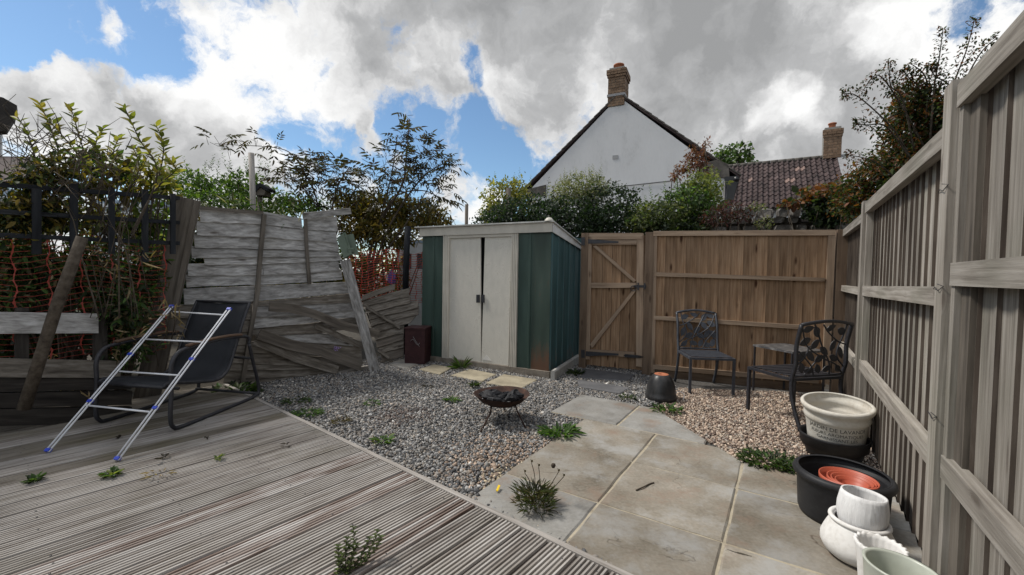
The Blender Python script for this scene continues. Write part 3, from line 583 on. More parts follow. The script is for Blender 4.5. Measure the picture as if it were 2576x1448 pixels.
gpart('stile', [(1475, 588), (1489, 588), (1483, 905), (1470, 905)]); gpart('stile', [(1602, 588), (1619, 588), (1618, 925), (1600, 922)])
gpart('top_rail', [(1475, 587), (1617, 587), (1617, 603), (1475, 603)], .006)
gpart('rail', [(1489, 604.5), (1602, 604.5), (1601, 616), (1489, 616)], .001); gpart('rail', [(1487, 712), (1600, 712), (1599, 725), (1487, 725)], .001); gpart('rail', [(1484, 880), (1596, 887), (1596, 900), (1484, 893)], .001)
gpart('brace', [(1491, 620), (1500, 618), (1600, 706), (1594, 711)], -.002); gpart('brace', [(1593, 728), (1599, 733), (1490, 876), (1483, 868)], -.002)
for v in (607, 889):
    h = MB(); h.prism(BF.q((1464, v-5), (1476, v-5), (1556, v+1), (1556, v+5), (1476, v+7), (1464, v+7)), BF.n, .006, .014); h.prism(BF.q((1463, v-9), (1472, v-9), (1472, v+11), (1463, v+11)), BF.n, .006, .022)
    h.build('hinge', M['iron'], gate)
ringc = BF.hit(1594, 726)+BF.n*.03
lt = MB(); lt.tube([ringc+BF.e*.032*math.cos(a)+Vector((0, 0, .032*math.sin(a))) for a in [2*math.pi*k/18 for k in range(18)]], .005, 6, closed=True)
lt.lathe([(.001, .012), (.02, .010), (.024, 0)], BF.hit(1596, 720)+BF.n*.008, 14, Matrix((BF.e, Vector((0, 0, 1)).cross(BF.e), BF.n)).transposed()); lt.build('latch_ring', M['iron'], gate)
lt = MB(); lt.prism(BF.q((1596, 718), (1626, 718), (1626, 724), (1596, 724)), BF.n, .012, .022); lt.prism(BF.q((1604, 712), (1608, 712), (1608, 730), (1604, 730)), BF.n, .01, .028); lt.prism(BF.q((1620, 713), (1624, 713), (1624, 728), (1620, 728)), BF.n, .01, .03); lt.build('latch', M['iron'], gate)
lt = MB(); lt.prism(BF.q((1572, 891), (1612, 895), (1612, 901), (1572, 899)), BF.n, .01, .016); lt.tube([BF.hit(1570, 894)+BF.n*.02, BF.hit(1619, 898)+BF.n*.02], .007, 8); lt.build('bolt', M['iron'], gate)
bfence = thing('closeboard_fence', 'brown closeboard fence panel with three rails behind the leaf-backed chairs', 'fence', BF.P(BF.S(1870, 760), 0))
bx = [1650, 1670, 1694.5, 1722, 1749, 1777, 1804, 1833.5, 1866, 1896, 1926, 1957, 1986, 2018.5, 2052, 2085]
zt = BF.Z(1870, 590)
for i in range(15):
    a0 = BF.S(bx[i], 740); a1 = BF.S(bx[i+1], 740)
    MB().prism(BF.rect(a0-.004+random.uniform(-.003, .003), a1+.004, .06, zt), BF.n, .008, offs=[-.036, -.008, -.008, -.036], along=(0, 0, 1), edge=True).build('board', [M['brown'], M['edge']], bfence)
def bpart(name, quv, off=.02, t=.04, mat='rail'): return MB().prism(BF.q(*quv), BF.n, t, off).build(name, M[mat], bfence)
bpart('top_rail', [(1644, 582.5), (2100, 579), (2100, 593), (1644, 594.5)], .024)
bpart('rail', [(1650, 685.5), (2075, 699.5), (2073, 709), (1650, 695.5)]); bpart('rail', [(1645, 795), (2018, 818), (2015, 828.5), (1645, 804.5)]); bpart('rail', [(1643, 917.5), (2060, 953), (2058, 965), (1643, 928)])
bpart('stile', [(1643, 595), (1653, 595), (1647, 938), (1637, 938)], .018); bpart('stile', [(2083, 593.5), (2101, 593.5), (2085, 968), (2067, 966)], .018)
bpart('gravel_board', [(1640, 931), (2070, 967), (2070, 992), (1640, 948)], -.012, .03, 'post')
# ------------------------------------------------------------------ grey fence along the right
RA = Vector((2.71, 3.28, 0)); RD = Vector((.644, 1, 0)).normalized()
RF = Plane(RA+RD*1.72, RA-RD*6.0)        # s=0 in the corner, s=1.72 at first post, then towards the camera
sA = 1.72; sB = sA+2.06
def gfence(label, s0, s1, z0, zt, rails, nbd, first=0):
    th = thing('closeboard_fence', label, 'fence', RF.P((s0+s1)/2, 0), 'grey closeboard panels between posts'); step_ = (s1-s0)/nbd
    for i in range(nbd):
        a0 = s0+i*step_; dp = (.048 if nbd == 14 else .066)+random.uniform(-.016, .012); j = random.uniform(-.014, .014); lean = random.uniform(-.004, .004)
        q = [RF.P(a0-.016+j, z0), RF.P(a0+step_+j, z0), RF.P(a0+step_+j+lean, zt), RF.P(a0-.016+j+lean, zt)]
        MB().prism(q, RF.n, .012, offs=[-dp, -.020, -.020, -dp], along=(0, 0, 1), edge=True).build('board', [M['fence'], M['edge']], th)
    for (za, zb, w, nm) in rails:
        MB().prism([RF.P(s0+.01, za), RF.P(s1-.01, zb), RF.P(s1-.01, zb+w), RF.P(s0+.01, za+w)], RF.n, .040, .020 if nm == 'rail' else .024).build(nm, M['fence'], th)
    if nbd == 14: MB().prism(RF.rect(s0+.045, s0+.13, z0, zt-.08), RF.n, .05, -.004, along=(0, 0, 1)).build('stile', M['weathered'], th)
    for (a0, a1) in ((s0, s0+.045), (s1-.045, s1)):
        MB().prism(RF.rect(a0, a1, z0, zt-.075), RF.n, .04, .014, along=(0, 0, 1)).build('stile', M['fence'], th)
    return th
gfence('grey closeboard fence panel in the far corner, shortest in view', .06, sA-.045, .04, 1.745, [(1.675, 1.675, .07, 'top_rail'), (1.10, 1.10, .06, 'rail'), (.50, .50, .065, 'rail')], 15)
gfence('grey closeboard panel of narrow boards beside the plant pots', sA+.05, sB-.05, .05, 1.80, [(1.725, 1.725, .078, 'top_rail'), (1.10, 1.125, .075, 'rail'), (.54, .50, .075, 'rail')], 18)
gfence('grey closeboard panel standing tallest and nearest, step above the next', sB+.05, sB+2.0, .05, 1.905, [(1.825, 1.825, .08, 'top_rail'), (1.205, 1.205, .08, 'rail'), (.52, .53, .08, 'rail')], 14)
for s, zt, lb in ((sA, 1.82, 'grey post between the corner panel and the narrow-board panel'), (sB, 1.93, 'grey post with rusty wire ties where the fence steps up')):
    th = thing('fence_post', lb, 'fence post', RF.P(s, 0)); MB().prism(RF.rect(s-.048, s+.048, -.05, zt), RF.n, .09, .034, along=(0, 0, 1)).build('shaft', M['fence'], th)
    if s == sB:
        for z in (.72, 1.19, 1.55):
            w = MB(); w.tube([RF.P(s-.06, z, .035), RF.P(s-.02, z+.008, .04), RF.P(s+.02, z-.004, .04), RF.P(s+.06, z+.012, .035), RF.P(s+.03, z+.02, .045)], .0015, 5); w.build('wire_tie', M['iron'], th)
# ------------------------------------------------------------------ white gable house
M['render'] = stone('white_render', [(.50, .50, .50), (.62, .62, .625), (.66, .66, .665)], 1.1, .9, .2, 9, 0, fine=14, pos=[.3, .44, .6], stretch=(1.3, 1.3, .55))
M['brick'] = stone('buff_brick', [(.10, .065, .042), (.20, .13, .085), (.29, .205, .14)], 7, .9, .3, 5, .45, world=True)
M['mort'] = stone('grey_mortar', [(.2, .19, .175), (.3, .285, .26)], 14, .95, .3, 4, 0)
M['lead'] = stone('lead_flashing', [(.2, .2, .205), (.32, .32, .33)], 6, .6, .2, 4, 0)
M['terra'] = stone('terracotta', [(.24, .075, .035), (.40, .14, .07), (.50, .21, .12)], 9, .75, .15, 6, .15)
M['tileroof'] = stone('dull_red_roof_tile', [(.025, .020, .020), (.060, .042, .041), (.098, .071, .069)], 2.5, .85, .4, 8, .5, fine=30)
M['verge'] = stone('dark_verge_tile', [(.05, .045, .04), (.10, .09, .08), (.16, .145, .13)], 5, .9, .4, 6, .3)
M['white'] = plain('white_paint', (.62, .63, .64), .5)
M['glass'] = plain('window_glass', (.10, .13, .15), .08, 0, .8)
M['blackpvc'] = plain('black_plastic_gutter', (.012, .012, .014), .4)
HL = D(1329, 472, 17.0); HR = D(1834, 427, 14.0); HL.z = HR.z = (HL.z+HR.z)/2; EZ = HL.z
HP = Plane(HL, HR); hw = HP.len; AP = D(1555, 243, 15.5); az = AP.z; sa = HP.S(1553, 400)
house = thing('gable_house', 'white rendered house gable with a brick chimney at its peak', 'house', HP.P(hw/2, 0))
hb = -HP.n
MB().prism([HP.P(.12, -.5), HP.P(hw-.12, -.5), HP.P(hw-.12, EZ-.1), HP.P(sa, az), HP.P(.12, EZ-.1)], HP.n, 9.0).build('wall', M['render'], house)
for (s0, z0, s1, z1) in ((-.22, EZ-.22, sa, az+.04), (hw+.30, EZ-.24, sa, az+.04)):
    rf = MB(); a = HP.P(s0, z0); b = HP.P(s1, z1); upn = (b-a).cross(hb); upn = upn if upn.z > 0 else -upn
    rf.prism([a+HP.n*.03, b+HP.n*.03, b+hb*9.2, a+hb*9.2], upn, .05, .05); rf = rf.build('roof', M['tileroof'], house)
    L = (b-a).length; k = int(L/.27)
    for i in range(k):                   # verge tiles along the gable edge
        p = a+(b-a)*(i/k); q = a+(b-a)*((i+1.12)/k)
        MB().prism([p+HP.n*.05+upn.normalized()*.02, q+HP.n*.05-upn.normalized()*.0, q+hb*.2, p+hb*.2+upn.normalized()*.02], upn, .04, .08+random.uniform(0, .012)).build('verge_tile', M['verge'], rf)
MB().prism([HP.P(0, EZ-.42), HP.P(.75, EZ-.42), HP.P(.75, EZ-.0), HP.P(.0, EZ-.12)], HP.n, .3, .05).build('kneeler_stone', M['verge'], house)
MB().prism([HP.P(hw-.95, EZ-.22), HP.P(hw+.02, EZ-.22), HP.P(hw-.02, EZ+.20), HP.P(hw-.35, EZ+.38), HP.P(hw-.9, EZ+.28)], HP.n, .3, .05).build('kneeler_stone', M['verge'], house)
mb = MB(); a = HP.P(hw+.22, EZ-.30, .12); mb.tube([a, a+hb*9], .08, 8); mb.build('gutter', M['blackpvc'], house)
mb = MB(); mb.tube([HP.P(hw-.1, EZ-.35, .10), HP.P(hw-.12, .2, .10)], .05, 8); mb.build('downpipe', M['blackpvc'], house)
MB().prism([HP.P(hw-.12, EZ-.42), HP.P(hw+.26, EZ-.42), HP.P(hw+.26, EZ-.2), HP.P(hw-.12, EZ-.2)], HP.n, 9, .07).build('soffit', M['blackpvc'], house)
v0 = (HP.S(1541, 397), HP.Z(1541, 397))
vt = MB().prism(HP.rect(v0[0], v0[0]+.2, v0[1]-.07, v0[1]+.07), HP.n, .03, .015).build('air_vent', plain('grey_vent', (.3, .3, .3), .7), house)
mb = MB(); mb.tube([HP.hit(1440, 487)+HP.n*.03, HP.hit(1560, 470)+HP.n*.02, HP.hit(1700, 455)+HP.n*.03], .012, 6); mb.build('cable', M['blackpvc'], house)
def chimney(parent, pl, s0, s1, z0, z1, depth, off, course, pots):
    ch = MB(); ch.prism(pl.rect(s0+.012, s1-.012, z0, z1), pl.n, depth-.024, off-.012); ch = ch.build('chimney', M['mort'], parent)
    n = int(round((z1-z0)/course)); bl = course*2.9
    def row(z, ex, h, mat):
        for face in range(2):
            if face == 0: o_, d_, L, nn = pl.P(s0-ex, z, off+ex), pl.e, s1-s0+2*ex, pl.n
            else: o_, d_, L, nn = pl.P(s1+ex, z, off+ex), -pl.n, depth+2*ex, pl.e
            x = 0 if int(round(z/course)) % 2 == 0 else -bl/2
            while x < L-.01:
                a = max(x, 0)+.006; b = min(x+bl, L)-.006; x += bl
                if b-a < .02: continue
                q = [o_+d_*a, o_+d_*b, o_+d_*b+Vector((0, 0, h-.013)), o_+d_*a+Vector((0, 0, h-.013))]
                MB().prism(q, nn, .05+ex, random.uniform(-.002, .006)).build('brick', mat, ch)
    for i in range(n):
        z = z0+i*course; ex = 0
        if i == n-3: ex = .03
        if i >= n-2: ex = .055
        row(z, ex, course, M['brick'])
    cc = pl.P((s0+s1)/2, z1, off-depth/2)
    MB().box(cc+Vector((0, 0, .04)), (s1-s0)*.9, depth*.9, .1, math.atan2(pl.e.y, pl.e.x)).build('flaunching', M['mort'], ch)
    for (dx, r, h) in pots:
        mb = MB(); mb.lathe([(r*.9, 0), (r*.92, h*.75), (r*1.15, h*.78), (r*1.15, h*.95), (r*.9, h), (r*.75, h*.9), (r*.7, 0)], cc+pl.e*dx+Vector((0, 0, .06)), 16); mb.build('chimney_pot', M['terra'], ch)
    return ch
c0 = HP.S(1529, 250); c1 = HP.S(1571, 250)
ch = chimney(house, HP, c0, c1, HP.Z(1545, 268), HP.Z(1550, 176), .75, .035, .093, [(0, .17, .26)])
MB().prism(HP.rect(c0-.02, c1+.02, HP.Z(1550, 243), HP.Z(1550, 237)), HP.n, .8, .055).build('flashing', M['lead'], ch)
# ------------------------------------------------------------------ far house with tiled roof
TL = D(1790, 426, 24.5); TR = D(2106, 394, 21.7); TL.z = TR.z = (TL.z+TR.z)/2
TP = Plane(TL, TR); tw = TP.len; rz = TL.z
far = thing('tiled_house', 'far house with a long brown pantiled roof behind the stone wall', 'house', TP.P(tw/2, 0))
sl = Vector((TP.n.x*.72, TP.n.y*.72, -.62)).normalized(); sn = (TP.e.cross(sl)); sn = sn if sn.z > 0 else -sn
RLEN = 4.4
MB().prism([TP.P(0, rz), TP.P(tw, rz), TP.P(tw, rz)+sl*RLEN, TP.P(0, rz)+sl*RLEN], sn, .15, -.03).build('roof_deck', M['verge'], far)
MB().prism([TP.P(.3, -.5, 2.9), TP.P(tw-.25, -.5, 2.9), TP.P(tw-.25, rz-2.8, 2.9), TP.P(.3, rz-2.8, 2.9)], TP.n, 4).build('wall', M['render'], far)
NC, NR = 25, 12; cw = tw/NC; rl = RLEN/NR; tmesh = []
for v in range(3):
    mb = MB(); pr = [(-.5, 0), (-.36, -.018), (-.18, -.024), (.02, -.008), (.14, .03), (.30, .045), (.44, .03), (.54, .0)]
    vs = []; k = len(pr)
    for (t, lift) in ((0, .0), (1.12, .035)):
        for x, z in pr: vs.append(TP.e*(x*cw)+sl*(t*rl)+sn*(z*1.3+lift))
    for x, z in pr: vs.append(TP.e*(x*cw)+sl*(1.12*rl)+sn*(z*1.3-.01))
    mb.add(vs, [(j, j+1, k+j+1, k+j) for j in range(k-1)]+[(k+j, k+j+1, 2*k+j+1, 2*k+j) for j in range(k-1)])
    me = mb.build('tile', M['tileroof'], far); tmesh.append(me)
M['paletile'] = plain('pale_replacement_tile', (.20, .135, .115), .85)
first = True
for r in range(NR):
    for c in range(NC):
        src = tmesh[random.randrange(3)]
        o = src.copy(); COL.objects.link(o)
        p = TP.P((c+.5)*cw, rz)+sl*(r*rl)+sn*.02 + Vector((0, 0, random.uniform(-.01, .012))); o.location = p
        if (r, c) in ((4, 8), (2, 17), (2, 18), (5, 15), (5, 16)):
            o.data = o.data.copy(); o.data.materials[0] = M['paletile']
for o in tmesh: bpy.data.objects.remove(o)
mb = MB()
for i in range(16): mb.tube([TP.P(tw*i/16, rz+.03), TP.P(tw*(i+.97)/16, rz+.035)], .11, 8)
mb.build('ridge_tiles', M['verge'], far)
MB().prism([TP.P(tw-.02, rz-.0), TP.P(tw+.42, rz-.0), TP.P(tw+.42, rz)+sl*RLEN, TP.P(tw-.02, rz)+sl*RLEN], sn, .3, .10).build('parapet_coping', M['lead'], far)
chimney(far, TP, tw-.62, tw+.12, rz-.1, rz+1.35, .6, .3, .13, [(0, .16, .3)])
# ------------------------------------------------------------------ stone garden wall
SW = Plane(D(1760, 600, 6.9), D(2170, 600, 6.1))
sw = thing('stone_wall', 'old rough grey stone garden wall topped with upright cope stones', 'wall', SW.P(SW.len/2, 0))
M['wallstone'] = stone('grey_wall_stone', [(.055, .05, .045), (.13, .12, .11), (.23, .215, .195)], 8, .95, .7, 9, .5, bdist=.02)
MB().prism(SW.rect(-.1, SW.len+.1, -.05, 2.14), SW.n, .35, -.03).build('core', M['soil'], sw)
def rstone(a0, a1, z0, z1, nm='stone', d=.1):
    c = SW.P((a0+a1)/2, (z0+z1)/2, -.04); mb = MB(); P = []; k = 9
    for layer, s in ((0, 1.0), (1, .86)):
        for i in range(k):
            th = 2*math.pi*i/k+.2; rr = random.uniform(.88, 1.1)*s; cx = math.copysign(abs(math.cos(th))**.6, math.cos(th)); cz = math.copysign(abs(math.sin(th))**.6, math.sin(th))
            P.append(c+SW.e*(cx*rr*(a1-a0)/2)+Vector((0, 0, cz*rr*(z1-z0)/2))+SW.n*(0 if layer == 0 else d*random.uniform(.5, .9)))
    P += [p-SW.n*.12 for p in P[:k]]
    fs = [tuple(range(k, 2*k))]
    for i in range(k): j = (i+1) % k; fs += [(i, j, j+k, i+k), (i+2*k, j+2*k, j, i)]
    mb.add(P, fs).build(nm, M['wallstone'], sw)
z = 1.35
while z < 2.06:
    h = random.uniform(.07, .12); a = random.uniform(-.1, 0)
    while a < SW.len:
        w = random.uniform(.16, .34); rstone(a, a+w-.015, z, z+h-.012); a += w
    z += h
a = .15
while a < SW.len-.1:
    w = random.uniform(.13, .2); w = .28 if random.random() < .2 else w
    rstone(a, a+w-.03, 2.13, 2.13+random.uniform(.15, .24), 'cope_stone', .08); a += w
# ------------------------------------------------------------------ broken lap panel on the left
LP = Plane((-3.45, 3.116), (-1.93, 5.42))
cBL = Vector((-3.22, 4.02, 0)); TLc = D(494, 526, 4.02); TRc = D(846, 580, 5.15); BLc = D(432, 1000, 4.02); BRc = G(905, 926)
n_bp = (TRc-TLc).cross(BLc-TLc).normalized(); n_bp = n_bp if n_bp.dot(EYE-TLc) > 0 else -n_bp
def bp(u, v, off=0.0):
    """point of the (slightly twisted) panel seen at u, v"""
    u_ = min(max((u-430)/(905-430), -.1), 1.15); y = 4.02+(5.3-4.02)*u_
    return D(u, v, y)+n_bp*off
def cx(x, y): return (402.5+.3706*x, 469.6+.3706*y)
bpan = thing('lap_fence', 'silvered overlapping-slat fence panel, slumped and broken beside the black chair', 'fence', BLc)
def lath(mb, tops, bots, t=.010, offt=.0, offb=.02, fn=bp, n=None):
    """waney slat: polyline of top points and of bottom points in picture coordinates of the panel"""
    n = n or n_bp; k = len(tops); ob = offb+random.uniform(-.004, .004); T = [fn(*p) for p in tops]; B = [fn(*p) for p in bots]
    vs = [p+n*offt for p in T]+[p+n*ob for p in B]; vs += [p-n*t for p in vs]
    fs = [(j, j+1, k+j+1, k+j) for j in range(k-1)]+[(2*k+j+1, 2*k+j, 3*k+j, 3*k+j+1) for j in range(k-1)]
    fs += [(j+1, j, 2*k+j, 2*k+j+1) for j in range(k-1)]+[(k+j, k+j+1, 3*k+j+1, 3*k+j) for j in range(k-1)]+[(0, k, 3*k, 2*k), (k-1, 3*k-1, 4*k-1, 2*k-1)][::1]
    uv = []; L = [0]
    for i in range(1, k): L.append(L[-1]+(T[i]-T[i-1]).length)
    for r in range(4): uv += [(L[i], (0 if r % 2 == 0 else .13)+(.02 if r > 1 else 0)) for i in range(k)]
    for j in range(k-1): mb.MI[len(mb.F)+3*(k-1)+j] = 1
    mb.add(vs, fs, uv); return mb
def interp(pts, x):
    for (x0, y0), (x1, y1) in zip(pts, pts[1:]):
        if x <= x1: return y0+(y1-y0)*(x-x0)/(x1-x0)
    return pts[-1][1]
rows = [[(275, 140), (690, 176), (980, 225), (1200, 210)], [(250, 240), (690, 256), (980, 290), (1205, 302)], [(236, 330), (700, 345), (990, 366), (1208, 384)], [(215, 414), (690, 422), (985, 430), (1210, 440)],
        [(205, 486), (690, 476), (985, 480), (1212, 474)], [(190, 532), (690, 526), (1000, 512), (1218, 500)], [(178, 606), (690, 600), (1000, 586), (1226, 570)], [(155, 682), (660, 664), (1000, 650), (1228, 628)]]
def slat_row(top, bot, x0, x1, nm='slat', mat='slat', offb=.024, seg=9):
    xs = [x0+(x1-x0)*i/seg for i in range(seg+1)]; t = []; b = []
    for x in xs:
        t.append(cx(x, interp(top, x)-6)); b.append(cx(x, interp(bot, x)+random.uniform(-2, 2.5)))
    lath(MB(), t, b, offb=offb, t=.016).build(nm, [M[mat], M['edge']], bpan)
for i in range(7):
    x0 = rows[i][0][0]-4; x1 = rows[i][-1][0]+random.uniform(-12, 15)
    mid = 690+random.uniform(-5, 5)
    if i in (0, 1, 2, 5): slat_row(rows[i], rows[i+1], x0, mid); slat_row(rows[i], rows[i+1], mid+2, (960 if i == 0 else x1)); 
    else: slat_row(rows[i], rows[i+1], (300 if i == 4 else x0), x1, offb=.028)
    if i == 0: slat_row([(985, 212), (1200, 212)], [(985, 294), (1205, 303)], 990, 1200)
low = [([(158, 702), (660, 682), (1000, 668), (1280, 655)], [(176, 800), (660, 776), (1000, 745), (1284, 724)], 160, 1282, 'slat'),
       ([(660, 790), (1000, 762), (1300, 732)], [(650, 812), (1000, 800), (1310, 786)], 650, 1306, 'slatdark'),
       ([(640, 815), (1000, 806), (1310, 772)], [(640, 885), (1000, 868), (1316, 835)], 640, 1314, 'slat'),
       ([(630, 885), (1000, 872), (1320, 838)], [(622, 962), (1000, 925), (1100, 915)], 624, 1110, 'slat'),
       ([(1030, 850), (1335, 838)], [(1030, 900), (1338, 888)], 1030, 1336, 'slat'),
       ([(620, 962), (1000, 940), (1340, 890)], [(610, 1010), (1000, 1000), (1350, 960)], 612, 1340, 'slatdark'),
       ([(760, 995), (1000, 988), (1290, 1030)], [(830, 1050), (1000, 1058), (1310, 1082)], 770, 1305, 'slat'),
       ([(100, 810), (640, 810)], [(90, 890), (630, 900)], 100, 632, 'slatdark'), ([(90, 885), (630, 895)], [(80, 985), (620, 985)], 90, 622, 'slatdark'),
       ([(80, 980), (620, 985)], [(70, 1070), (610, 1075)], 80, 612, 'slatdark'), ([(500, 1060), (1000, 1062), (1370, 1090)], [(490, 1120), (1000, 1145), (1370, 1180)], 495, 1365, 'slatdark'),
       ([(490, 1115), (900, 1150), (1350, 1180)], [(480, 1190), (900, 1215), (1350, 1215)], 485, 1340, 'slatdark'), ([(470, 1180), (900, 1205), (1350, 1210)], [(450, 1245), (900, 1240), (1350, 1222)], 460, 1345, 'slatdark'),
       ([(440, 1240), (900, 1235), (1360, 1215)], [(430, 1300), (900, 1290), (1360, 1222)], 440, 1340, 'slatdark'), ([(425, 1290), (800, 1285), (1300, 1230)], [(430, 1370), (700, 1345), (1300, 1240)], 430, 1290, 'slatdark')]
for tp, bt, x0, x1, mt in low: slat_row(tp, bt, x0, x1, mat=mt, offb=.024)
def batten(pts, w, t, off, nm, mat, parent, fn=bp, n=None):
    P = [fn(*cx(*p))+(n or n_bp)*off for p in pts]
    for a, b in zip(P, P[1:]): pass
    mb = MB(); k = len(P); nn = n or n_bp; vs = []; uv = []; L = 0
    for i, p in enumerate(P):
        d = (P[min(i+1, k-1)]-P[max(i-1, 0)]).normalized(); s = d.cross(nn).normalized()*w/2
        if i: L += (P[i]-P[i-1]).length
        vs += [p-s, p+s, p+s-nn*t, p-s-nn*t]; uv += [(L, 0), (L, w), (L, w+t), (L, -t)]
    fs = []
    for i in range(k-1):
        for j in range(4): fs.append((i*4+j, i*4+(j+1) % 4, (i+1)*4+(j+1) % 4, (i+1)*4+j))
    fs += [(0, 1, 2, 3), (4*k-1, 4*k-2, 4*k-3, 4*k-4)]
    return mb.add(vs, fs, uv).build(nm, M[mat], parent)
batten([(697, 188), (668, 480), (650, 720), (600, 1000), (548, 1330)], .040, .03, .055, 'batten', 'weathered', bpan)
batten([(975, 212), (985, 430), (1003, 660)], .034, .025, .05, 'batten', 'weathered', bpan)
batten([(262, 145), (690, 178)], .035, .03, .045, 'top_lath', 'weathered', bpan)
batten([(955, 200), (1278, 166)], .07, .02, .06, 'top_lath', 'slat', bpan)
batten([(670, 1362), (1000, 1300), (1400, 1222)], .045, .03, .05, 'bottom_lath', 'trim', bpan)
def loose(pts, w, t, off, label, mat='weathered'):
    P = [bp(*cx(*p))+n_bp*off for p in pts]
    th = batten(pts, w, t, off, 'loose_plank', mat, None)
    return tag(th, label, 'plank', 'slats broken off the lap panel')
loose([(700, 800), (850, 812), (1000, 850), (1200, 930), (1435, 985)], .10, .02, .16, 'bent dark slat sprung out across the leaning post', 'weathered')
loose([(640, 985), (850, 1060), (1050, 1100), (1330, 1205)], .115, .018, .12, 'upper of two grey slats fallen slantwise at the foot of the broken panel', 'weathered')
loose([(625, 1030), (900, 1150), (1180, 1235)], .10, .016, .09, 'lower of two slats fallen slantwise at the foot of the broken panel', 'slatdark')
loose([(1040, 935), (1200, 1010), (1380, 1085)], .07, .018, .07, 'short brown slat hanging slantwise behind the leaning post', 'slatdark')
def lean_post(name, label, top, foot, w, t, mat, n, groove=True):
    top = Vector(top); foot = Vector(foot); th = thing(name, label, 'fence post', foot); l = (top-foot).normalized(); nn = (n-l*n.dot(l)).normalized(); a = l.cross(nn)
    MB().beam(foot, top, w, t, nn).build('shaft', M[mat], th)
    if groove:
        MB().beam(foot+a*(w*.36)+nn*(t*.5+.007), top+a*(w*.36)+nn*(t*.5+.007), w*.2, .016, nn).build('side_lath', M[mat], th)
        MB().beam(foot-a*(w*.38)+nn*(t*.5+.005), top-a*(w*.38)+nn*(t*.5+.005)-l*.06, w*.16, .012, nn).build('side_lath', M[mat], th)
    return th
nc = Vector((.55, -.83, 0))
lean_post('leaning_post', 'broad dark weathered post leaning over behind the black chair', D(474, 500, 3.95), D(368, 1015, 3.95), .19, .10, 'weathered', nc)
lean_post('leaning_post', 'silver grey grooved post leaning at the end of the broken panel', D(868, 655, 5.12), D(944, 934, 5.26), .115, .09, 'slat', Vector((.3, -.95, 0)))
bb = thing('bird_box', 'small open green wooden bird box on the top of the leaning grey post', 'bird box', D(878, 650, 5.05))
M['greenpaint'] = plain('sage_green_paint', (.10, .135, .095), .6)
def Q5(lst, n, t, nm, y=5.05): MB().prism([D(u, v, yy) for u, v, yy in lst], n, t).build(nm, M['greenpaint'], bb)
def c7(x, y, d): return ((1250+x*.4145)/1.4907, (820+y*.4145)/1.4907, d)
Q5([c7(30, 178, 5.00), c7(100, 125, 5.04), c7(160, 325, 5.02), c7(95, 360, 4.98)], Vector((-.2, -1, .1)), .03, 'front_panel')
Q5([c7(118, 150, 5.12), c7(178, 138, 5.14), c7(228, 332, 5.12), c7(165, 320, 5.10)], Vector((.2, -1, .1)), .03, 'back_panel')
Q5([c7(130, 268, 5.0), c7(200, 262, 5.14), c7(205, 270, 5.14), c7(135, 278, 5.0)], Vector((0, 0, 1)), .04, 'shelf')
Q5([c7(100, 126, 5.03), c7(120, 150, 5.10), c7(150, 250, 5.10), c7(135, 250, 5.02)], Vector((1, -.4, 0)), .02, 'side_panel')
# ------------------------------------------------------------------ second collapsed panel behind
def c7p(x, y): return ((1250+x*.4145)/1.4907, (820+y*.4145)/1.4907)
sp2 = thing('lap_fence', 'collapsed fan of damp grey fence slats between leaning post and shed', 'fence', D(990, 880, 5.9))
n2p = Vector((-.1, -.9, .35)).normalized()
def f2(u, v): return D(u, v, 5.55+(940-v)/350*.65+(u-930)/130*.2)
fan = [((262, 700), (560, 588), (262, 735), (560, 630)), ((270, 745), (690, 630), (280, 790), (690, 690)), ((290, 790), (700, 690), (300, 850), (700, 755)), ((320, 850), (770, 740), (330, 905), (770, 795)),
       ((335, 905), (775, 795), (345, 965), (775, 850)), ((345, 965), (775, 850), (360, 1030), (700, 930)), ((360, 1025), (640, 950), (385, 1090), (640, 1020)), ((385, 1090), (640, 1015), (400, 1160), (640, 1080)), ((405, 1160), (640, 1080), (425, 1215), (640, 1150)), ((425, 1212), (640, 1150), (450, 1290), (640, 1230))]
for (a, b, c, d) in fan:
    k = 6; T = [c7p(a[0]+(b[0]-a[0])*i/k, a[1]+(b[1]-a[1])*i/k-5*math.sin(i/k*3.1)) for i in range(k+1)]; c = (c[0], c[1]+18); d = (d[0], d[1]+22); B = [c7p(c[0]+(d[0]-c[0])*i/k, c[1]+(d[1]-c[1])*i/k+random.uniform(-4, 5)-5*math.sin(i/k*3.1)) for i in range(k+1)]
    lath(MB(), T, B, .012, .0, .03, f2, n2p).build('slat', [M['slatdark' if random.random() < .75 else 'weathered'], M['edge']], sp2)
for a, b in (((300, 800), (620, 1000)), ((420, 1195), (520, 1270))):
    P = [f2(*c7p(*a))+n2p*.06, f2(*c7p(*b))+n2p*.06]; MB().beam(P[0], P[1], .035, .03, n2p).build('batten', M['slatdark'], sp2)
# ------------------------------------------------------------------ maroon bin with a loop of wire
bx0 = G(1018, 915); bx1 = G(1068, 917); be = (bx1-bx0).normalized(); bb_ = Vector((-be.y, be.x, 0)); bz = 1.22-(826-685)/FPX*bx0.y
mbin = thing('metal_bin', 'square dark maroon metal bin standing against the shed', 'bin', bx0)
M['maroon'] = stone('maroon_paint', [(.016, .005, .006), (.035, .011, .013), (.055, .022, .02)], 9, .6, .15, 7, 0)
bw = (bx1-bx0).length
mb = MB(); mb.prism([bx0+Vector((0, 0, .0)), bx1, bx1+Vector((0, 0, bz-.012)), bx0+Vector((0, 0, bz-.012))], -bb_, .30); mb.build('body', M['maroon'], mbin)
mb = MB(); mb.prism([bx0-be*.012-bb_*.012, bx1+be*.012-bb_*.012, bx1+be*.012+bb_*.312, bx0-be*.012+bb_*.312], (0, 0, 1), .02, bz+.006); mb.build('rim', M['maroon'], mbin)
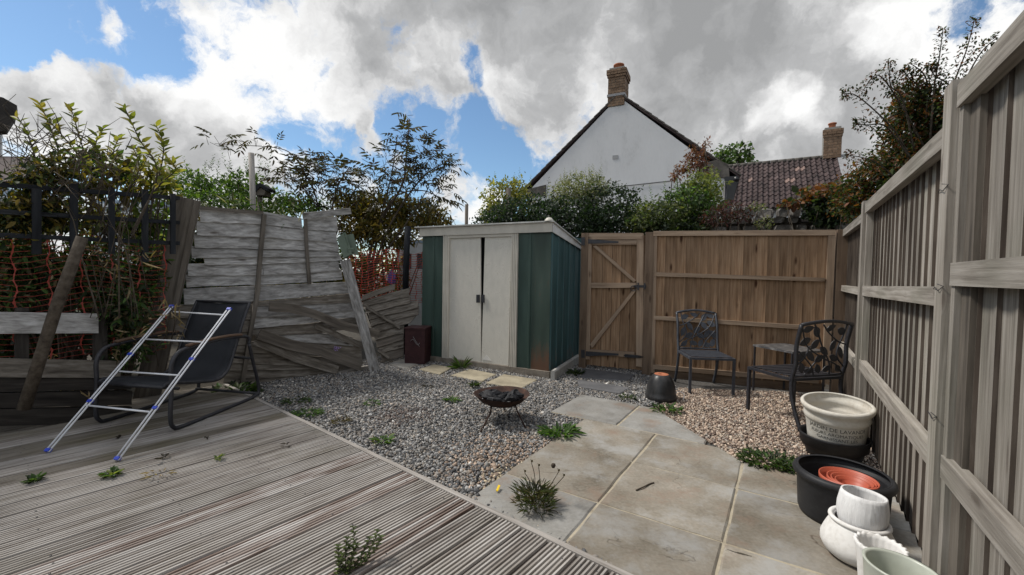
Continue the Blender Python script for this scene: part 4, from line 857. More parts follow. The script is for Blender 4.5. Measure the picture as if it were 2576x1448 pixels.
mb = MB(); c = (bx0+bx1)/2-bb_*.012+Vector((0, 0, bz*.62)); mb.tube([c+be*(-.06+.012*k)+Vector((0, 0, .035*math.sin(k*.55))) for k in range(12)], .0022, 5); mb.tube([c+be*(-.02+.008*k)+Vector((0, 0, .07-.012*k)) for k in range(12)], .0022, 5); mb.build('wire', plain('galvanised_wire', (.3, .3, .3), .4, .6), mbin)
# ------------------------------------------------------------------ low fence, trellis, netting on the left
lowf = thing('low_fence', 'low fence of two weathered planks on dark timber below the trellis', 'fence', LP.P(0, 0))
def lq(u0, v0, u1, v1, u2, v2, u3, v3): return LP.q((u0, v0), (u1, v1), (u2, v2), (u3, v3))
MB().prism(LP.q((-140, 783), (245, 789), (245, 838), (-140, 840)), LP.n, .025, .03).build('plank', M['slat'], lowf)
MB().prism(LP.q((-140, 898), (300, 908), (300, 950), (-140, 948)), LP.n, .025, .03).build('plank', M['slatdark'], lowf)
for i, (a, b) in enumerate(((955, 990), (992, 1030), (1032, 1075))):
    MB().prism(LP.q((-160, a), (330, a-8), (330, b-12), (-160, b)), LP.n, .06, .012+.004*i).build('sleeper', M['darkwood'], lowf)  # deep shade under the planting put into the sleeper colour
for u in (40, 238): MB().prism(LP.q((u, 775), (u+34, 775), (u+34, 1040), (u, 1040)), LP.n, .06, -.01).build('post', M['darkwood'], lowf)
st = thing('wooden_stake', 'round bark-brown stake leaning on the low fence by the netting', 'stake', D(55, 1045, 2.98)); mb = MB(); mb.tube([D(60, 1030, 2.86), D(100, 905, 2.9), D(146, 760, 2.95), D(207, 597, 3.02)], .036, 10, .033); mb.build('shaft', M['bark'], st)
trel = thing('trellis', 'black stained square trellis with peeling paint above the low fence', 'trellis', LP.P(.3, 0))
for u, v0, v1, w in ((92, 475, 640, 24), (186, 462, 640, 20), (281, 472, 640, 15), (365, 478, 660, 15), (435, 488, 640, 12)):
    MB().prism(LP.q((u-w/2, v0), (u+w/2, v0), (u+w/2, v1), (u-w/2, v1)), LP.n, .03, .012).build('upright', M['black_wood'], trel)
for (a, b, h) in ((458, 494, 9), (528, 556, 9), (590, 608, 9)):
    MB().prism(LP.q((-150, a-12), (455, b), (455, b+h), (-150, a-12+h+4)), LP.n, .03, -.022).build('crossbar', M['black_wood'], trel)
M['net2'] = plain('faded_orange_net', (.27, .035, .02), .6)
M['net'] = plain('orange_plastic_net', (.48, .05, .025), .5)
def net(label, pl, u0, u1, vt, vb, du, dv, off):
    th = thing('barrier_netting', label, 'netting', pl.P(pl.S(u0, 700), 0)); a0 = pl.S(u0, (vt+vb)/2); a1 = pl.S(u1, (vt+vb)/2); zt = pl.Z((u0+u1)/2, vt); zb = pl.Z((u0+u1)/2, vb)
    hs = MB(); vsn = MB(); na = max(2, int((a1-a0)/du)); nz = int((zt-zb)/dv)
    def pp(i, j):
        a = a0+(a1-a0)*i/na; z = zb+(zt-zb)*j/nz+.012*math.sin(i*1.3+j*.2)-.03*math.sin(i/na*9); return pl.P(a, z, off+.015*math.sin(i*1.7+.5*j)).copy() + pl.e*(.009*math.sin(i*2.3+j*1.7)+.007*math.sin(i*1.1+j*.45))
    for j in range(nz+1): hs.tube([pp(i/2, j) for i in range(2*na+1)], .0022 if pl is LP else .0042, 4)
    for i in range(na+1):
        vsn = MB()
        for j in range(nz):
            p, q = pp(i, j), pp(i, j+1); c = (p+q)/2; w = pl.e*random.uniform(.003, .010)
            if False: continue
            vsn.prism([p-w*.9, c-w*.4, q-w*.9, q+w*.9, c+w*.4, p+w*.9], pl.n, .004, .002)
        vsn.build('upright_strand', M['net2'] if pl is LP else M['net'], th)
    tag(hs.build('cross_strands', M['net2'] if pl is LP else M['net'], th), kind='stuff'); return th
net('torn orange plastic netting hung behind the low planks and shrub', LP, -60, 420, 600, 905, .15, .040, -.05)
NP = Plane(D(880, 700, 6.25), D(1075, 700, 6.55)); NP.n = Vector((.2, -.98, 0)).normalized()
net('orange plastic netting sagging between leaning post and green shed', NP, 878, 1062, 632, 760, .085, .036, 0)
bpost = thing('black_post', 'round black post standing behind the netting by the shed', 'post', G(1022, 890)); mb = MB(); mb.tube([D(1020, 740, 6.35), D(1022, 650, 6.35), D(1026, 570, 6.35)], .045, 12); mb.tube([Vector((D(1020, 740, 6.35).x, 6.35, -.05)), D(1020, 740, 6.35)], .045, 12); mb.build('shaft', M['black_wood'], bpost)
# ------------------------------------------------------------------ buildings glimpsed behind the plants
nb1 = thing('neighbour_house', 'neighbour house with dark brown overhanging eave at the picture edge', 'house', D(-60, 600, 10.0)+Vector((0, 0, -2)))
def wq(lst): return [D(u, v, y) for u, v, y in lst]
MB().prism(wq([(-300, 800, 10.4), (4, 800, 10.4), (4, 262, 10.4), (-300, 180, 10.4)]), (1.12, -1, 0), .5).build('wall', M['white'], nb1)
MB().prism(wq([(-300, 175, 9.6), (8, 246, 9.6), (43, 266, 9.6), (36, 300, 9.6), (-300, 215, 9.6)]), (1.12, -1, 0), .5).build('roof', M['darkwood'], nb1)
MB().prism(wq([(-100, 262, 9.5), (36, 298, 9.5), (16, 330, 9.5), (-100, 335, 9.5)]), (1.12, -1, 0), .4).build('fascia_board', M['darkwood'], nb1)
ext = thing('lean_to', 'low tiled lean-to with pale blue fascia behind the dark stems', 'house', D(-20, 690, 8.0))
MB().prism(wq([(-300, 392, 9.4), (95, 398, 9.4), (120, 456, 8.0), (-300, 470, 8.0)]), Vector((.9, -.8, .6)), .12).build('roof', M['tileroof'], ext)
for i in range(5):
    a = i/5; MB().prism(wq([(-300, 392+78*a, 9.36-1.4*a), (95+25*a, 398+58*a, 9.36-1.4*a), (95+25*(a+.2), 398+58*(a+.2), 9.36-1.4*(a+.2)), (-300, 392+78*(a+.2), 9.36-1.4*(a+.2))]), Vector((.9, -.8, .6)), .02, .04).build('tile_course', M['tileroof'], ext)
M['paleblue'] = plain('pale_blue_board', (.30, .38, .48), .5); M['cream'] = stone('cream_wall', [(.30, .27, .19), (.38, .345, .25), (.42, .39, .3)], 2, .9, .1, 5, 0)
MB().prism(wq([(-300, 474, 7.95), (125, 478, 7.95), (135, 494, 7.95), (-300, 492, 7.95)]), (1.12, -1, 0), .1).build('fascia', M['paleblue'], ext)
MB().prism(wq([(-300, 492, 7.9), (135, 495, 7.9), (135, 507, 7.9), (-300, 506, 7.9)]), (1.12, -1, 0), .1).build('gutter', M['white'], ext)
MB().prism(wq([(-300, 506, 8.1), (120, 508, 8.1), (120, 720, 8.1), (-300, 720, 8.1)]), (1.12, -1, 0), 1.2).build('wall', M['cream'], ext)
def winbox(name, label, cat, u0, v0, u1, v1, y, bars, depth=1.5, frame=.06):
    a = D(u0, v1, y); b = D(u1, v1, y); b.z = a.z; zt = D(u0, v0, y).z; th = thing(name, label, cat, (a.x, y, 0)); pl = Plane(a, b); L = pl.len
    MB().prism(pl.rect(0, L, 0, a.z), pl.n, depth).build('wall', M['white'], th)
    MB().prism(pl.rect(0, L, zt, zt+.06), pl.n, depth).build('roof', M['paleblue'], th)
    MB().prism(pl.rect(.03, L-.03, a.z, zt), pl.n, .01, -.04).build('pane', M['glass'], th)
    for i in range(bars+1):
        s = (L-frame)*i/bars; MB().prism(pl.rect(s, s+frame, a.z, zt), pl.n, .06, .01).build('frame', M['white'], th)
    for z in (a.z, (a.z+zt)/2+.1, zt-frame): MB().prism(pl.rect(0, L, z, z+frame), pl.n, .05, .004).build('frame', M['white'], th)
    return th
winbox('conservatory', 'white framed conservatory glimpsed through the trellis', 'conservatory', 236, 512, 402, 600, 7.2, 3)
winbox('greenhouse', 'small white framed garden house between black post and shed', 'summerhouse', 998, 612, 1085, 690, 8.2, 2, 1.5, .10)
th = thing('bird_house', 'dark little pitched bird house seen against the sky by the round post', 'bird house', D(652, 500, 6.0)); 
MB().prism(wq([(628, 486, 6.0), (640, 468, 6.0), (653, 461, 6.0), (674, 474, 6.0), (671, 481, 6.0), (654, 470, 6.0), (640, 486, 6.0)]), (0, -1, 0), .2).build('roof', M['black_wood'], th)
MB().prism(wq([(640, 485, 6.02), (654, 471, 6.02), (668, 481, 6.02), (664, 492, 6.02), (642, 492, 6.02)]), (0, -1, 0), .15).build('body', M['weathered'], th)
mb = MB(); a = D(653, 491, 6.1); mb.tube([Vector((a.x, a.y, -.05)), a], .03, 8); mb.build('pole', M['weathered'], th)
th = thing('wooden_post', 'tall round pale post rising behind the broken panel', 'post', Vector((D(634, 525, 5.4).x, 5.4, 0))); mb = MB(); a = D(632, 386, 5.4); c = D(637, 525, 5.4); mb.tube([Vector((c.x, 5.4, -.05)), c, a], .034, 12); mb.build('shaft', M['trim'], th)
th = thing('wooden_post', 'thin dark post standing behind the shed roof', 'post', Vector((D(1175, 560, 8.5).x, 8.5, 0))); mb = MB(); a = D(1174, 515, 8.5); mb.tube([Vector((a.x, 8.5, -.05)), a], .035, 8); mb.build('shaft', M['weathered'], th)
th = thing('wooden_post', 'dark post sunk in the pale yellow-green shrub', 'post', Vector((D(1280, 560, 9.0).x, 9.0, 0))); mb = MB(); a = D(1279, 474, 8.6); mb.tube([Vector((a.x, 8.6, -.05)), a], .05, 8); mb.build('shaft', M['weathered'], th)
# ------------------------------------------------------------------ black sling rocking chair
def smooth(pts, n=6):
    P = [Vector(p) for p in pts]; o = []
    for i in range(len(P)-1):
        a = P[max(i-1, 0)]; b = P[i]; c = P[i+1]; d = P[min(i+2, len(P)-1)]
        for k in range(n):
            t = k/n; o.append(.5*((2*b)+(c-a)*t+(2*a-5*b+4*c-d)*t*t+(3*b-a-3*c+d)*t**3))
    return o+[P[-1]]
chd = thing('sling_chair', 'black sling lounge chair with bent tube frame and wooden armrests', 'chair', (G(430, 1085, DZ)+G(240, 1065, DZ))/2)
fr = G(432, 1084, DZ+.016); fl = G(245, 1066, DZ+.016); xr = (fr-fl); cwid = xr.length; xr.normalize(); xr.z = 0; yb = Vector((-xr.y, xr.x, 0))
rear = G(640, 1002, DZ); ang = (Vector((rear.x-fr.x, rear.y-fr.y, 0))).normalized(); yb = ang
def ch_(x, y, z): return fr + xr*x + yb*y + Vector((0, 0, z))
for x, lb in ((0, 'r'), (-cwid, 'l')):
    pts = [ch_(x, .80, .50), ch_(x, .86, .30), ch_(x, .93, .06), ch_(x, .86, .0), ch_(x, .5, -.004), ch_(x, .10, .0), ch_(x, .015, .02), ch_(x, -.01, .10), ch_(x, .0, .30), ch_(x, .0, .47), ch_(x, .06, .555), ch_(x, .17, .575)]
    mb = MB(); mb.tube(smooth(pts, 5), .0145, 10); mb.tube(smooth([ch_(x, .17, .575), ch_(x, .45, .59), ch_(x, .74, .575), ch_(x, .80, .54), ch_(x, .80, .50)], 5), .0135, 10); mb.build('side_frame', M['iron'], chd)
    mb = MB(); mb.tube(smooth([ch_(x, .14, .592), ch_(x, .35, .606), ch_(x, .55, .606), ch_(x, .70, .596)], 5), .021, 10, flat=((0, 0, 1), .55)); mb.build('armrest', wood('armrest_wood', [(.05, .03, .02), (.12, .075, .05), (.18, .12, .085)], var=.1), chd)
mb = MB()
for y, z in ((.90, .02), (.84, .36)): mb.tube([ch_(0, y, z), ch_(-cwid, y, z)], .012, 8)
mb.build('cross_bar', M['iron'], chd)
prof = [(-.02, .315), (.02, .335), (.12, .315), (.3, .275), (.46, .25), (.55, .27), (.62, .34), (.70, .52), (.78, .70), (.85, .83), (.87, .865)]
ps = smooth([Vector((0, a, b)) for a, b in prof], 5)
mb = MB(); nxs = 9; vs = []; uv = []
for i, p in enumerate(ps):
    for j in range(nxs):
        t = j/(nxs-1); sag = .020*math.sin(math.pi*t)
        vs.append(ch_(-.045-(cwid-.09)*t, p.y+sag*.5, p.z-sag)); uv.append((p.z+p.y, t))
mb.add(vs, [(i*nxs+j, i*nxs+j+1, (i+1)*nxs+j+1, (i+1)*nxs+j) for i in range(len(ps)-1) for j in range(nxs-1)], uv, smooth=True)
M['sling'] = stone('charcoal_sling_mesh', [(.014, .015, .018), (.026, .028, .033), (.036, .038, .044)], 5, .75, .2, 4, 0, fine=220)
s_ = mb.build('sling', M['sling'], chd); md = s_.modifiers.new('thick', 'SOLIDIFY'); md.thickness = .006
for x in (-.045, -cwid+.045):
    mb = MB(); mb.tube([ch_(x, p.y, p.z) for p in ps], .013, 8); mb.build('seat_rail', M['iron'], chd)
mb = MB(); mb.tube([ch_(-.045, .87, .865), ch_(-cwid+.045, .87, .865)], .013, 8); mb.tube([ch_(-.045, -.02, .315), ch_(-cwid+.045, -.02, .315)], .013, 8); mb.tube([ch_(0, .06, .29), ch_(-cwid, .06, .29)], .012, 8); mb.build('seat_rail', M['iron'], chd)
# ------------------------------------------------------------------ folded airer leaning on the chair
air = thing('clothes_airer', 'white and blue folded clothes airer section leaning against the black chair', 'clothes airer', (G(118, 1137, DZ)+G(293, 1158, DZ))/2)
M['airwhite'] = plain('white_coated_tube', (.66, .67, .70), .35); M['blue'] = plain('blue_plastic', (.02, .05, .42), .45)
A0 = G(118, 1137, DZ+.012); A1 = G(293, 1158, DZ+.012)
def topz(u, v, z): return G(u, v, z)
B0 = topz(431, 772, .90); B1 = topz(576, 779, .90)
ax = (A1-A0).normalized(); an = (B0-A0).cross(ax).normalized()
for a, b, s in ((A0, B0, 1), (A1, B1, 1)):
    for k in (-1, 1):
        mb = MB(); mb.tube([a+ax*.0135*k, b+ax*.0135*k], .0058, 8); mb.build('rail', M['airwhite'], air)
    for t in (0, .28, .60, .995):
        p = a+(b-a)*t; q = a+(b-a)*(t+.016); mb = MB(); mb.beam(p, q, .034, .019, an); mb.build('clip', M['blue'], air)
for (p, q) in (((435, 785), (565, 793)), ((362, 854), (507, 861)), ((302, 935), (452, 945)), ((214, 1020), (377, 1037))):
    def onp(u, v):
        d = ray(u, v); t = (A0-EYE).dot(an)/d.dot(an); return EYE+d*t
    mb = MB(); mb.tube([onp(*p), onp(*q)], .0062, 8); mb.build('rung', M['airwhite'], air)
# ------------------------------------------------------------------ fire bowl
fc = G(1262, 1070, 0); fc = Vector((fc.x-.01, fc.y+.14, 0)); M['rust'] = stone('rusted_steel', [(.016, .009, .008), (.038, .019, .014), (.085, .042, .028)], 12, .85, .35, 8, 0)
bowl = thing('fire_bowl', 'rusty steel fire bowl on three thin legs standing in the gravel', 'fire pit', fc)
rz_ = .215; mb = MB()
pr = [(.0, .122), (.07, .124), (.13, .136), (.18, .164), (.215, .198), (.232, rz_), (.236, rz_+.004), (.232, rz_+.002), (.212, .200), (.176, .172), (.126, .145), (.066, .134), (.0, .132)]
mb.lathe([(max(r, .0005), z) for r, z in pr], fc, 48, fn=lambda th, r, z: (r*(1+.012*math.sin(3*th+1)), z+.006*math.sin(2*th)*r/.23)); mb.build('bowl', M['rust'], bowl)
for u, v in ((1209, 1088), (1322, 1077)):
    f = G(u, v, -.005); d = Vector((f.x-fc.x, f.y-fc.y, 0)).normalized(); mb = MB(); mb.tube([fc+d*.16+Vector((0, 0, .15)), fc+d*.185+Vector((0, 0, .10)), f], .0065, 8); mb.build('leg', M['rust'], bowl)
mb = MB(); d = Vector((.1, 1, 0)).normalized(); mb.tube([fc+d*.16+Vector((0, 0, .15)), fc+d*.24-Vector((0, 0, .005))], .0065, 8); mb.build('leg', M['rust'], bowl)
M['char'] = stone('charred_wood', [(.006, .006, .007), (.016, .016, .018), (.05, .05, .055)], 30, .7, .8, 8, .3, bdist=.01)
def lump(c, r, sx, sy, sz, mat, seed):
    rnd = random.Random(seed); mb = MB(); n = 12; prof = []
    def w(th, rr, z): k = 1+.25*math.sin(3*th+seed)+.18*math.sin(5*th+2*seed+z*60)+rnd.uniform(-.12, .12); return rr*k, z*(1+.2*math.sin(2*th+seed))
    mb.lathe([(.001, r*sz), (r*.5, r*sz*.92), (r*.9, r*sz*.5), (r, 0), (r*.85, -r*sz*.5), (.001, -r*sz*.8)], (0, 0, 0), n, fn=w, smooth=False)
    an_ = rnd.uniform(0, 3); ca_, sa_ = math.cos(an_), math.sin(an_)
    mb.V = [Vector((c[0]+(v.x*sx*ca_-v.y*sy*sa_), c[1]+(v.x*sx*sa_+v.y*sy*ca_), c[2]+v.z)) for v in mb.V]; return mb
LB = ['broad black charred log end in the fire bowl toward the deck', 'charred lump in the middle of the fire bowl', 'charred lump at the back rim of the fire bowl', 'small black ember lump on the patio side of the bowl', 'large black charred chunk against the patio-side rim of the bowl', 'small charred lump at the front rim of the fire bowl']
for i, (x, y, r, sx, sy, sz) in enumerate([(-.09, .03, .085, 1.1, .8, .5), (.0, -.04, .055, 1.2, .8, .5), (.02, .06, .06, 1.5, .6, .45), (.08, -.07, .05, 1.1, .8, .6), (.115, .0, .06, 1, 1, .8), (-.04, -.09, .045, 1.4, .8, .5)]):
    tag(lump((fc.x+x, fc.y+y, .165+.03*math.hypot(x, y)/.1), r, sx, sy, sz, M['char'], i+1).build('charred_log', M['char']), LB[i], 'charred wood', 'charred wood in the fire bowl')
mb = MB(); mb.lathe([(.001, .158), (.10, .155), (.165, .16)], fc, 32, fn=lambda th, r, z: (r, z+.006*math.sin(5*th)*r/.1)); tag(mb.build('ash', stone('grey_ash', [(.05, .05, .05), (.16, .16, .17), (.34, .34, .36)], 40, .95, .8, 6, 0)), 'grey ash bed lying in the fire bowl', 'ash', None, 'stuff')
# ------------------------------------------------------------------ upturned pot
pc = G(1674, 1011, 0)+Vector((0, .13, 0)); pot = thing('upturned_pot', 'dark glazed plant pot standing upside down, terracotta foot uppermost', 'plant pot', pc)
M['glaze'] = stone('black_glaze', [(.012, .012, .013), (.03, .03, .031), (.055, .052, .05)], 7, .35, .1, 6, 0, stretch=(3, 3, .6))
mb = MB(); mb.lathe([(.140, -.01), (.150, .0), (.151, .035), (.143, .045), (.141, .075), (.133, .13), (.112, .185), (.088, .225), (.074, .238), (.069, .240)], pc, 48); mb.build('body', M['glaze'], pot)
mb = MB(); mb.lathe([(.070, .239), (.066, .243), (.012, .242), (.010, .20)], pc, 32); mb.build('foot', M['terra'], pot)
wc = pc+Vector((.17, -.05, .03)); mb = MB(); mb.tube([wc+Vector((.045*math.cos(a)+.005*math.sin(3*a), .02*math.sin(a), .045*math.sin(a))) for a in [2*math.pi*k/20 for k in range(20)]], .003, 6, closed=True); tag(mb.build('string_loop', M['white']), 'pale loop of string lying against the upturned pot', 'string')
# ------------------------------------------------------------------ leaf-backed chairs and side table
def leaf_plate(mb, fn, c, ang, L, Wd, th=.004):
    n = 10; P = []
    for i in range(n):
        t = i/(n-1)*2-1 if False else None
    pts = []
    for k in range(7): t = k/6; pts.append((t-.5, .5*math.sin(math.pi*t)**.8))
    for k in range(5, 0, -1): t = k/6; pts.append((t-.5, -.5*math.sin(math.pi*t)**.8))
    ca_, sa_ = math.cos(ang), math.sin(ang); q = []
    for x, y in pts: x *= L; y *= Wd; q.append(fn(c[0]+x*ca_-y*sa_, c[1]+x*sa_+y*ca_))
    n_ = (q[3]-q[0]).cross(q[-3]-q[0]); mb.prism(q, n_, th, th/2)
def leafchair(label, o, ex, mat, sw=.44, sd_=.46, sh=.40, bh=.46, rake=.20, curve=False):
    """o: ground under the front-left foot; ex: sitter's left-to-right seen from the front ... seat runs ex wide and ey deep (to the back)"""
    th = thing('patio_chair', label, 'chair', o+ex*sw/2, 'pair of leaf-backed metal chairs'); ey = Vector((-ex.y, ex.x, 0))
    def P(x, y, z): return o+ex*x+ey*y+Vector((0, 0, z))
    b = .024
    for x, y in ((0, 0), (sw, 0)):
        mb = MB(); mb.beam(P(x, y, -.012), P(x, y, sh), b, b, ey); mb.build('leg', mat, th)
    for x in (0, sw):                    # back leg runs on into the back upright
        mb = MB(); pts = [P(x, sd_+.10, -.012), P(x, sd_+.035, .14), P(x, sd_, .28), P(x, sd_, sh), P(x, sd_+.03, sh+.12), P(x, sd_+rake*.45, sh+.28), P(x, sd_+rake, sh+bh)]
        mb.tube(smooth(pts, 4), .017, 4, flat=(ex, .9)); mb.build('leg', mat, th)
    mb = MB()
    for p, q in ((P(0, 0, sh-.012), P(sw, 0, sh-.012)), (P(0, sd_, sh-.012), P(sw, sd_, sh-.012)), (P(0, 0, sh-.012), P(0, sd_, sh-.012)), (P(sw, 0, sh-.012), P(sw, sd_, sh-.012))): mb.beam(p, q, .028, .022, (0, 0, 1))
    mb.build('seat_frame', mat, th)
    for k in range(8):
        y = .03+(sd_-.06)*k/7; mb = MB(); mb.beam(P(.012, y, sh+.006), P(sw-.012, y, sh+.006), .036, .006, (0, 0, 1)); mb.build('seat_slat', mat, th)
    prf = smooth([Vector((0, sd_, sh)), Vector((0, sd_+.03, sh+.12)), Vector((0, sd_+rake*.45, sh+.28)), Vector((0, sd_+rake, sh+bh))], 8)
    def bk(x, z):                        # x 0..sw, z 0..bh on the curved back
        t = max(0, min(1, z/bh))*(len(prf)-1); i = min(int(t), len(prf)-2); p = prf[i].lerp(prf[i+1], t-i)
        return P(x, p.y+.02*math.sin(math.pi*x/sw), p.z)
    mb = MB(); mb.tube([bk(sw*k/12, bh+.0)+Vector((0, 0, .03*math.sin(math.pi*k/12))) for k in range(13)], .017, 4); mb.tube([bk(sw*k/6, .035) for k in range(7)], .012, 4); mb.build('top_rail', mat, th)
    for pts in (((.0, .04), (.10, .14), (.22, .20), (.36, .30), (.44, .46)), ((.0, .30), (.10, .33), (.22, .40), (.27, .46)), ((.14, .04), (.17, .16), (.24, .30), (.34, .46)), ((.28, .04), (.32, .14), (.42, .26)), ((.05, .46), (.06, .36), (.10, .22), (.02, .12)), ((.36, .04), (.30, .16), (.22, .22)), ((.44, .14), (.37, .22), (.34, .30))):
        q = smooth([Vector((x*sw/.44, z*bh/.46, 0)) for x, z in pts], 5); mb = MB(); mb.tube([bk(v.x, v.y) for v in q], .0065, 6); mb.build('branch', mat, th)
    for x, z, a in ((.09, .40, .3), (.20, .43, -.5), (.31, .40, .9), (.38, .42, -.3), (.14, .30, 2.2), (.22, .26, .6), (.30, .31, 2.4), (.38, .33, -.4), (.06, .24, 1.2), (.13, .20, .4), (.26, .20, -.5), (.33, .22, .9), (.40, .22, -.8), (.07, .10, .7), (.18, .11, -.3), (.26, .11, 1.1), (.33, .09, .2), (.39, .12, 1.3)):
        mb = MB(); leaf_plate(mb, lambda p, q: bk(min(max(p, 0), sw), q), (x*sw/.44, z*bh/.46), a, .102, .056); mb.build('leaf_plate', mat, th)
    return th
o1 = G(1735, 988); e1 = (G(1844, 993)-o1); w1 = e1.length; e1.normalize(); e1 = Vector((.995, -.09, 0)).normalized()
leafchair('blue-grey leaf-backed metal chair facing us against the brown fence', o1, e1, M['ironblue'], sw=.44, sd_=.44, sh=.375, bh=.425, rake=.11)
# second chair turned away: its front points up the garden
b2 = G(1993, 1076); f2_ = G(1886, 1030); ey2 = Vector((b2.x-f2_.x, b2.y-f2_.y, 0)).normalized(); ex2 = Vector((ey2.y, -ey2.x, 0))
ey2 = Vector((.24, -.97, 0)).normalized(); ex2 = Vector((ey2.y, -ey2.x, 0))
leafchair('black leaf-backed metal chair with its back to us by the white pot', f2_-ex2*.50, ex2, M['iron'], sw=.52, sd_=.45, sh=.40, bh=.45, rake=.07)
tb = [Vector((2.63, 4.62, .50)), Vector((2.78, 4.19, .50)), Vector((3.20, 4.30, .50)), Vector((3.06, 4.74, .50))]
tbl = thing('side_table', 'low dark metal side table in the corner behind the black chair', 'table', (tb[0]+tb[2])/2-Vector((0, 0, .5)))
MB().prism(tb, (0, 0, 1), .02).build('tabletop', stone('mottled_table_top', [(.03, .03, .034), (.09, .088, .09), (.3, .29, .28)], 14, .35, .1, 6, 0), tbl)
for p in tb:
    c = (tb[0]+tb[2])/2; q = p+(c-p)*.06; mb = MB(); mb.beam(Vector((q.x, q.y, -.01)), Vector((q.x, q.y, .48)), .016, .016, (0, -1, 0)); mb.build('leg', M['iron'], tbl)
# ------------------------------------------------------------------ pots along the grey fence
M['terraplastic'] = plain('terracotta_plastic', (.40, .085, .045), .5)
M['blackplastic'] = stone('black_plastic_pot', [(.010, .010, .011), (.019, .019, .021), (.030, .030, .032)], 6, .55, .08, 5, 0)
M['whitepot'] = stone('aged_white_pot', [(.20, .12, .075), (.46, .42, .355), (.56, .53, .47), (.60, .58, .53)], 7, .85, .25, 9, 0, pos=[.30, .36, .5, .7])
M['whiteplaster'] = stone('white_plaster_pot', [(.50, .475, .44), (.68, .665, .64), (.73, .72, .70)], 8, .8, .25, 8, 0)
M['streaked'] = stone('white_streaked_glaze', [(.50, .49, .485), (.68, .675, .67), (.74, .74, .735)], 5, .7, .5, 8, 0, stretch=(9, 9, .9), fine=30)
def wall(prof, t):                       # closed pot profile: outside up, rim, inside down
    ins = [(max(r-t, .001), z) for r, z in reversed(prof)]; ins[-1] = (ins[-1][0], prof[0][1]+.02)
    return [(.001, prof[0][1])]+prof+ins+[(.001, prof[0][1]+.02)]
c1 = Vector((2.26, 2.94, 0)); t1 = thing('plant_pot', 'round black plastic pot holding the big white lettered pot', 'plant pot', c1)
mb = MB(); mb.lathe(wall([(.155, -.005), (.166, .03), (.180, .062), (.193, .067), (.203, .130), (.208, .143)], .012), c1, 56); mb.build('body', M['blackplastic'], t1)
cw_ = c1+Vector((.012, .0, .150)); tilt = Matrix.Rotation(R(7), 3, Vector((.8, -.6, 0))) 
t2 = thing('plant_pot', 'big white aged pot with French lettering standing in the black pot', 'plant pot', cw_)
mb = MB(); mb.lathe(wall([(.158, -.09), (.166, .0), (.178, .105), (.181, .112), (.186, .118), (.191, .13), (.189, .15), (.185, .165), (.198, .182), (.208, .198), (.210, .212), (.203, .222)], .020), cw_, 64, tilt); mb.build('body', M['whitepot'], t2)
M['ink'] = plain('faded_black_ink', (.06, .06, .055), .9)
def ringtext(txt, z, size, rad_at, centre, name='lettering'):
    cu = bpy.data.curves.new('text', 'FONT'); cu.body = txt; cu.size = size; cu.align_x = 'CENTER'; ob = bpy.data.objects.new('text', cu); COL.objects.link(ob)
    dg = bpy.context.evaluated_depsgraph_get(); me = bpy.data.meshes.new_from_object(ob.evaluated_get(dg)); bpy.data.objects.remove(ob)
    vs = []; face = Vector((EYE.x-centre.x, EYE.y-centre.y, 0)).normalized(); base = math.atan2(face.y, face.x)
    for v in me.vertices:
        zz = z+v.co.y; r = rad_at(zz)+.0012; th = base+.05+v.co.x/r
        vs.append(centre+tilt @ Vector((r*math.cos(th), r*math.sin(th), zz)))
    fs = [tuple(p.vertices) for p in me.polygons]; mb = MB(); mb.add(vs, fs); bpy.data.meshes.remove(me); return mb
rad = lambda z: .166+.012*z/.105
for txt, z, sz in (('JARDIN DE LAVANDE', .078, .037), ('FLEURS AROMATIQUES', .044, .031), ('GARNISSANT LES', .012, .031)):
    ringtext(txt, z, sz, rad, cw_).build('lettering', M['ink'], t2)
c2 = Vector((1.72, 2.17, 0)); t3 = thing('plant_tub', 'large black plastic tub holding nested terracotta pots', 'plant pot', c2)
mb = MB(); mb.lathe(wall([(.180, .0), (.187, .02), (.196, .19), (.199, .196), (.212, .2), (.217, .212), (.212, .226), (.202, .235), (.196, .232)], .010), c2, 64); mb.build('body', M['blackplastic'], t3)
fc2 = Vector((EYE.x-c2.x, EYE.y-c2.y, 0)).normalized()
mb = MB(); sl_ = Vector((-fc2.y, fc2.x, 0)); mb.box(c2+fc2*.188+Vector((0, 0, .03)), .012, .014, .022, math.atan2(fc2.y, fc2.x)); mb.build('drain_slot', M['darkhole'], t3)
cn_ = c2+Vector((-.005, -.045, 0))
for i, (r, z, h, dx, dy) in enumerate(((.122, .222, .14, 0, 0), (.100, .216, .13, .010, -.006), (.087, .212, .12, .013, -.008), (.070, .206, .11, .010, -.012))):
    lb = ['widest terracotta plastic pot of the nest in the black tub', 'second widest terracotta pot of the nest in the black tub', 'third terracotta pot of the nest, just outside the smallest', 'smallest bright terracotta pot at the heart of the nest'][i]
    oc = cn_+Vector((dx, dy, z-h)); mb = MB(); mb.lathe(wall([(r*.7, 0), (r*.93, h*.8), (r, h*.82), (r, h)], .005), oc, 48); tag(mb.build('terracotta_pot', M['terraplastic'] if 'terraplastic' in M else M['terra']), lb, 'plant pot', 'nested terracotta pots')
c3 = Vector((1.545, 1.845, 0)); t4 = thing('round_pot', 'squat round white plaster pot with a ring below its neck', 'plant pot', c3)
mb = MB(); mb.lathe(wall([(.100, .0), (.124, .02), (.138, .05), (.137, .075), (.126, .105), (.108, .145), (.099, .162)], .012), c3, 56)
mb.build('body', M['whiteplaster'], t4); mb = MB(); mb.tube([c3+Vector((.102*math.cos(a), .102*math.sin(a), .164)) for a in [2*math.pi*k/48 for k in range(48)]], .0095, 10, closed=True); mb.build('ring', M['whiteplaster'], t4)
c3b = c3+Vector((.004, .0, .09)); t5 = thing('tapered_pot', 'white streaky glazed pot sitting in the neck of the round white pot', 'plant pot', c3b)
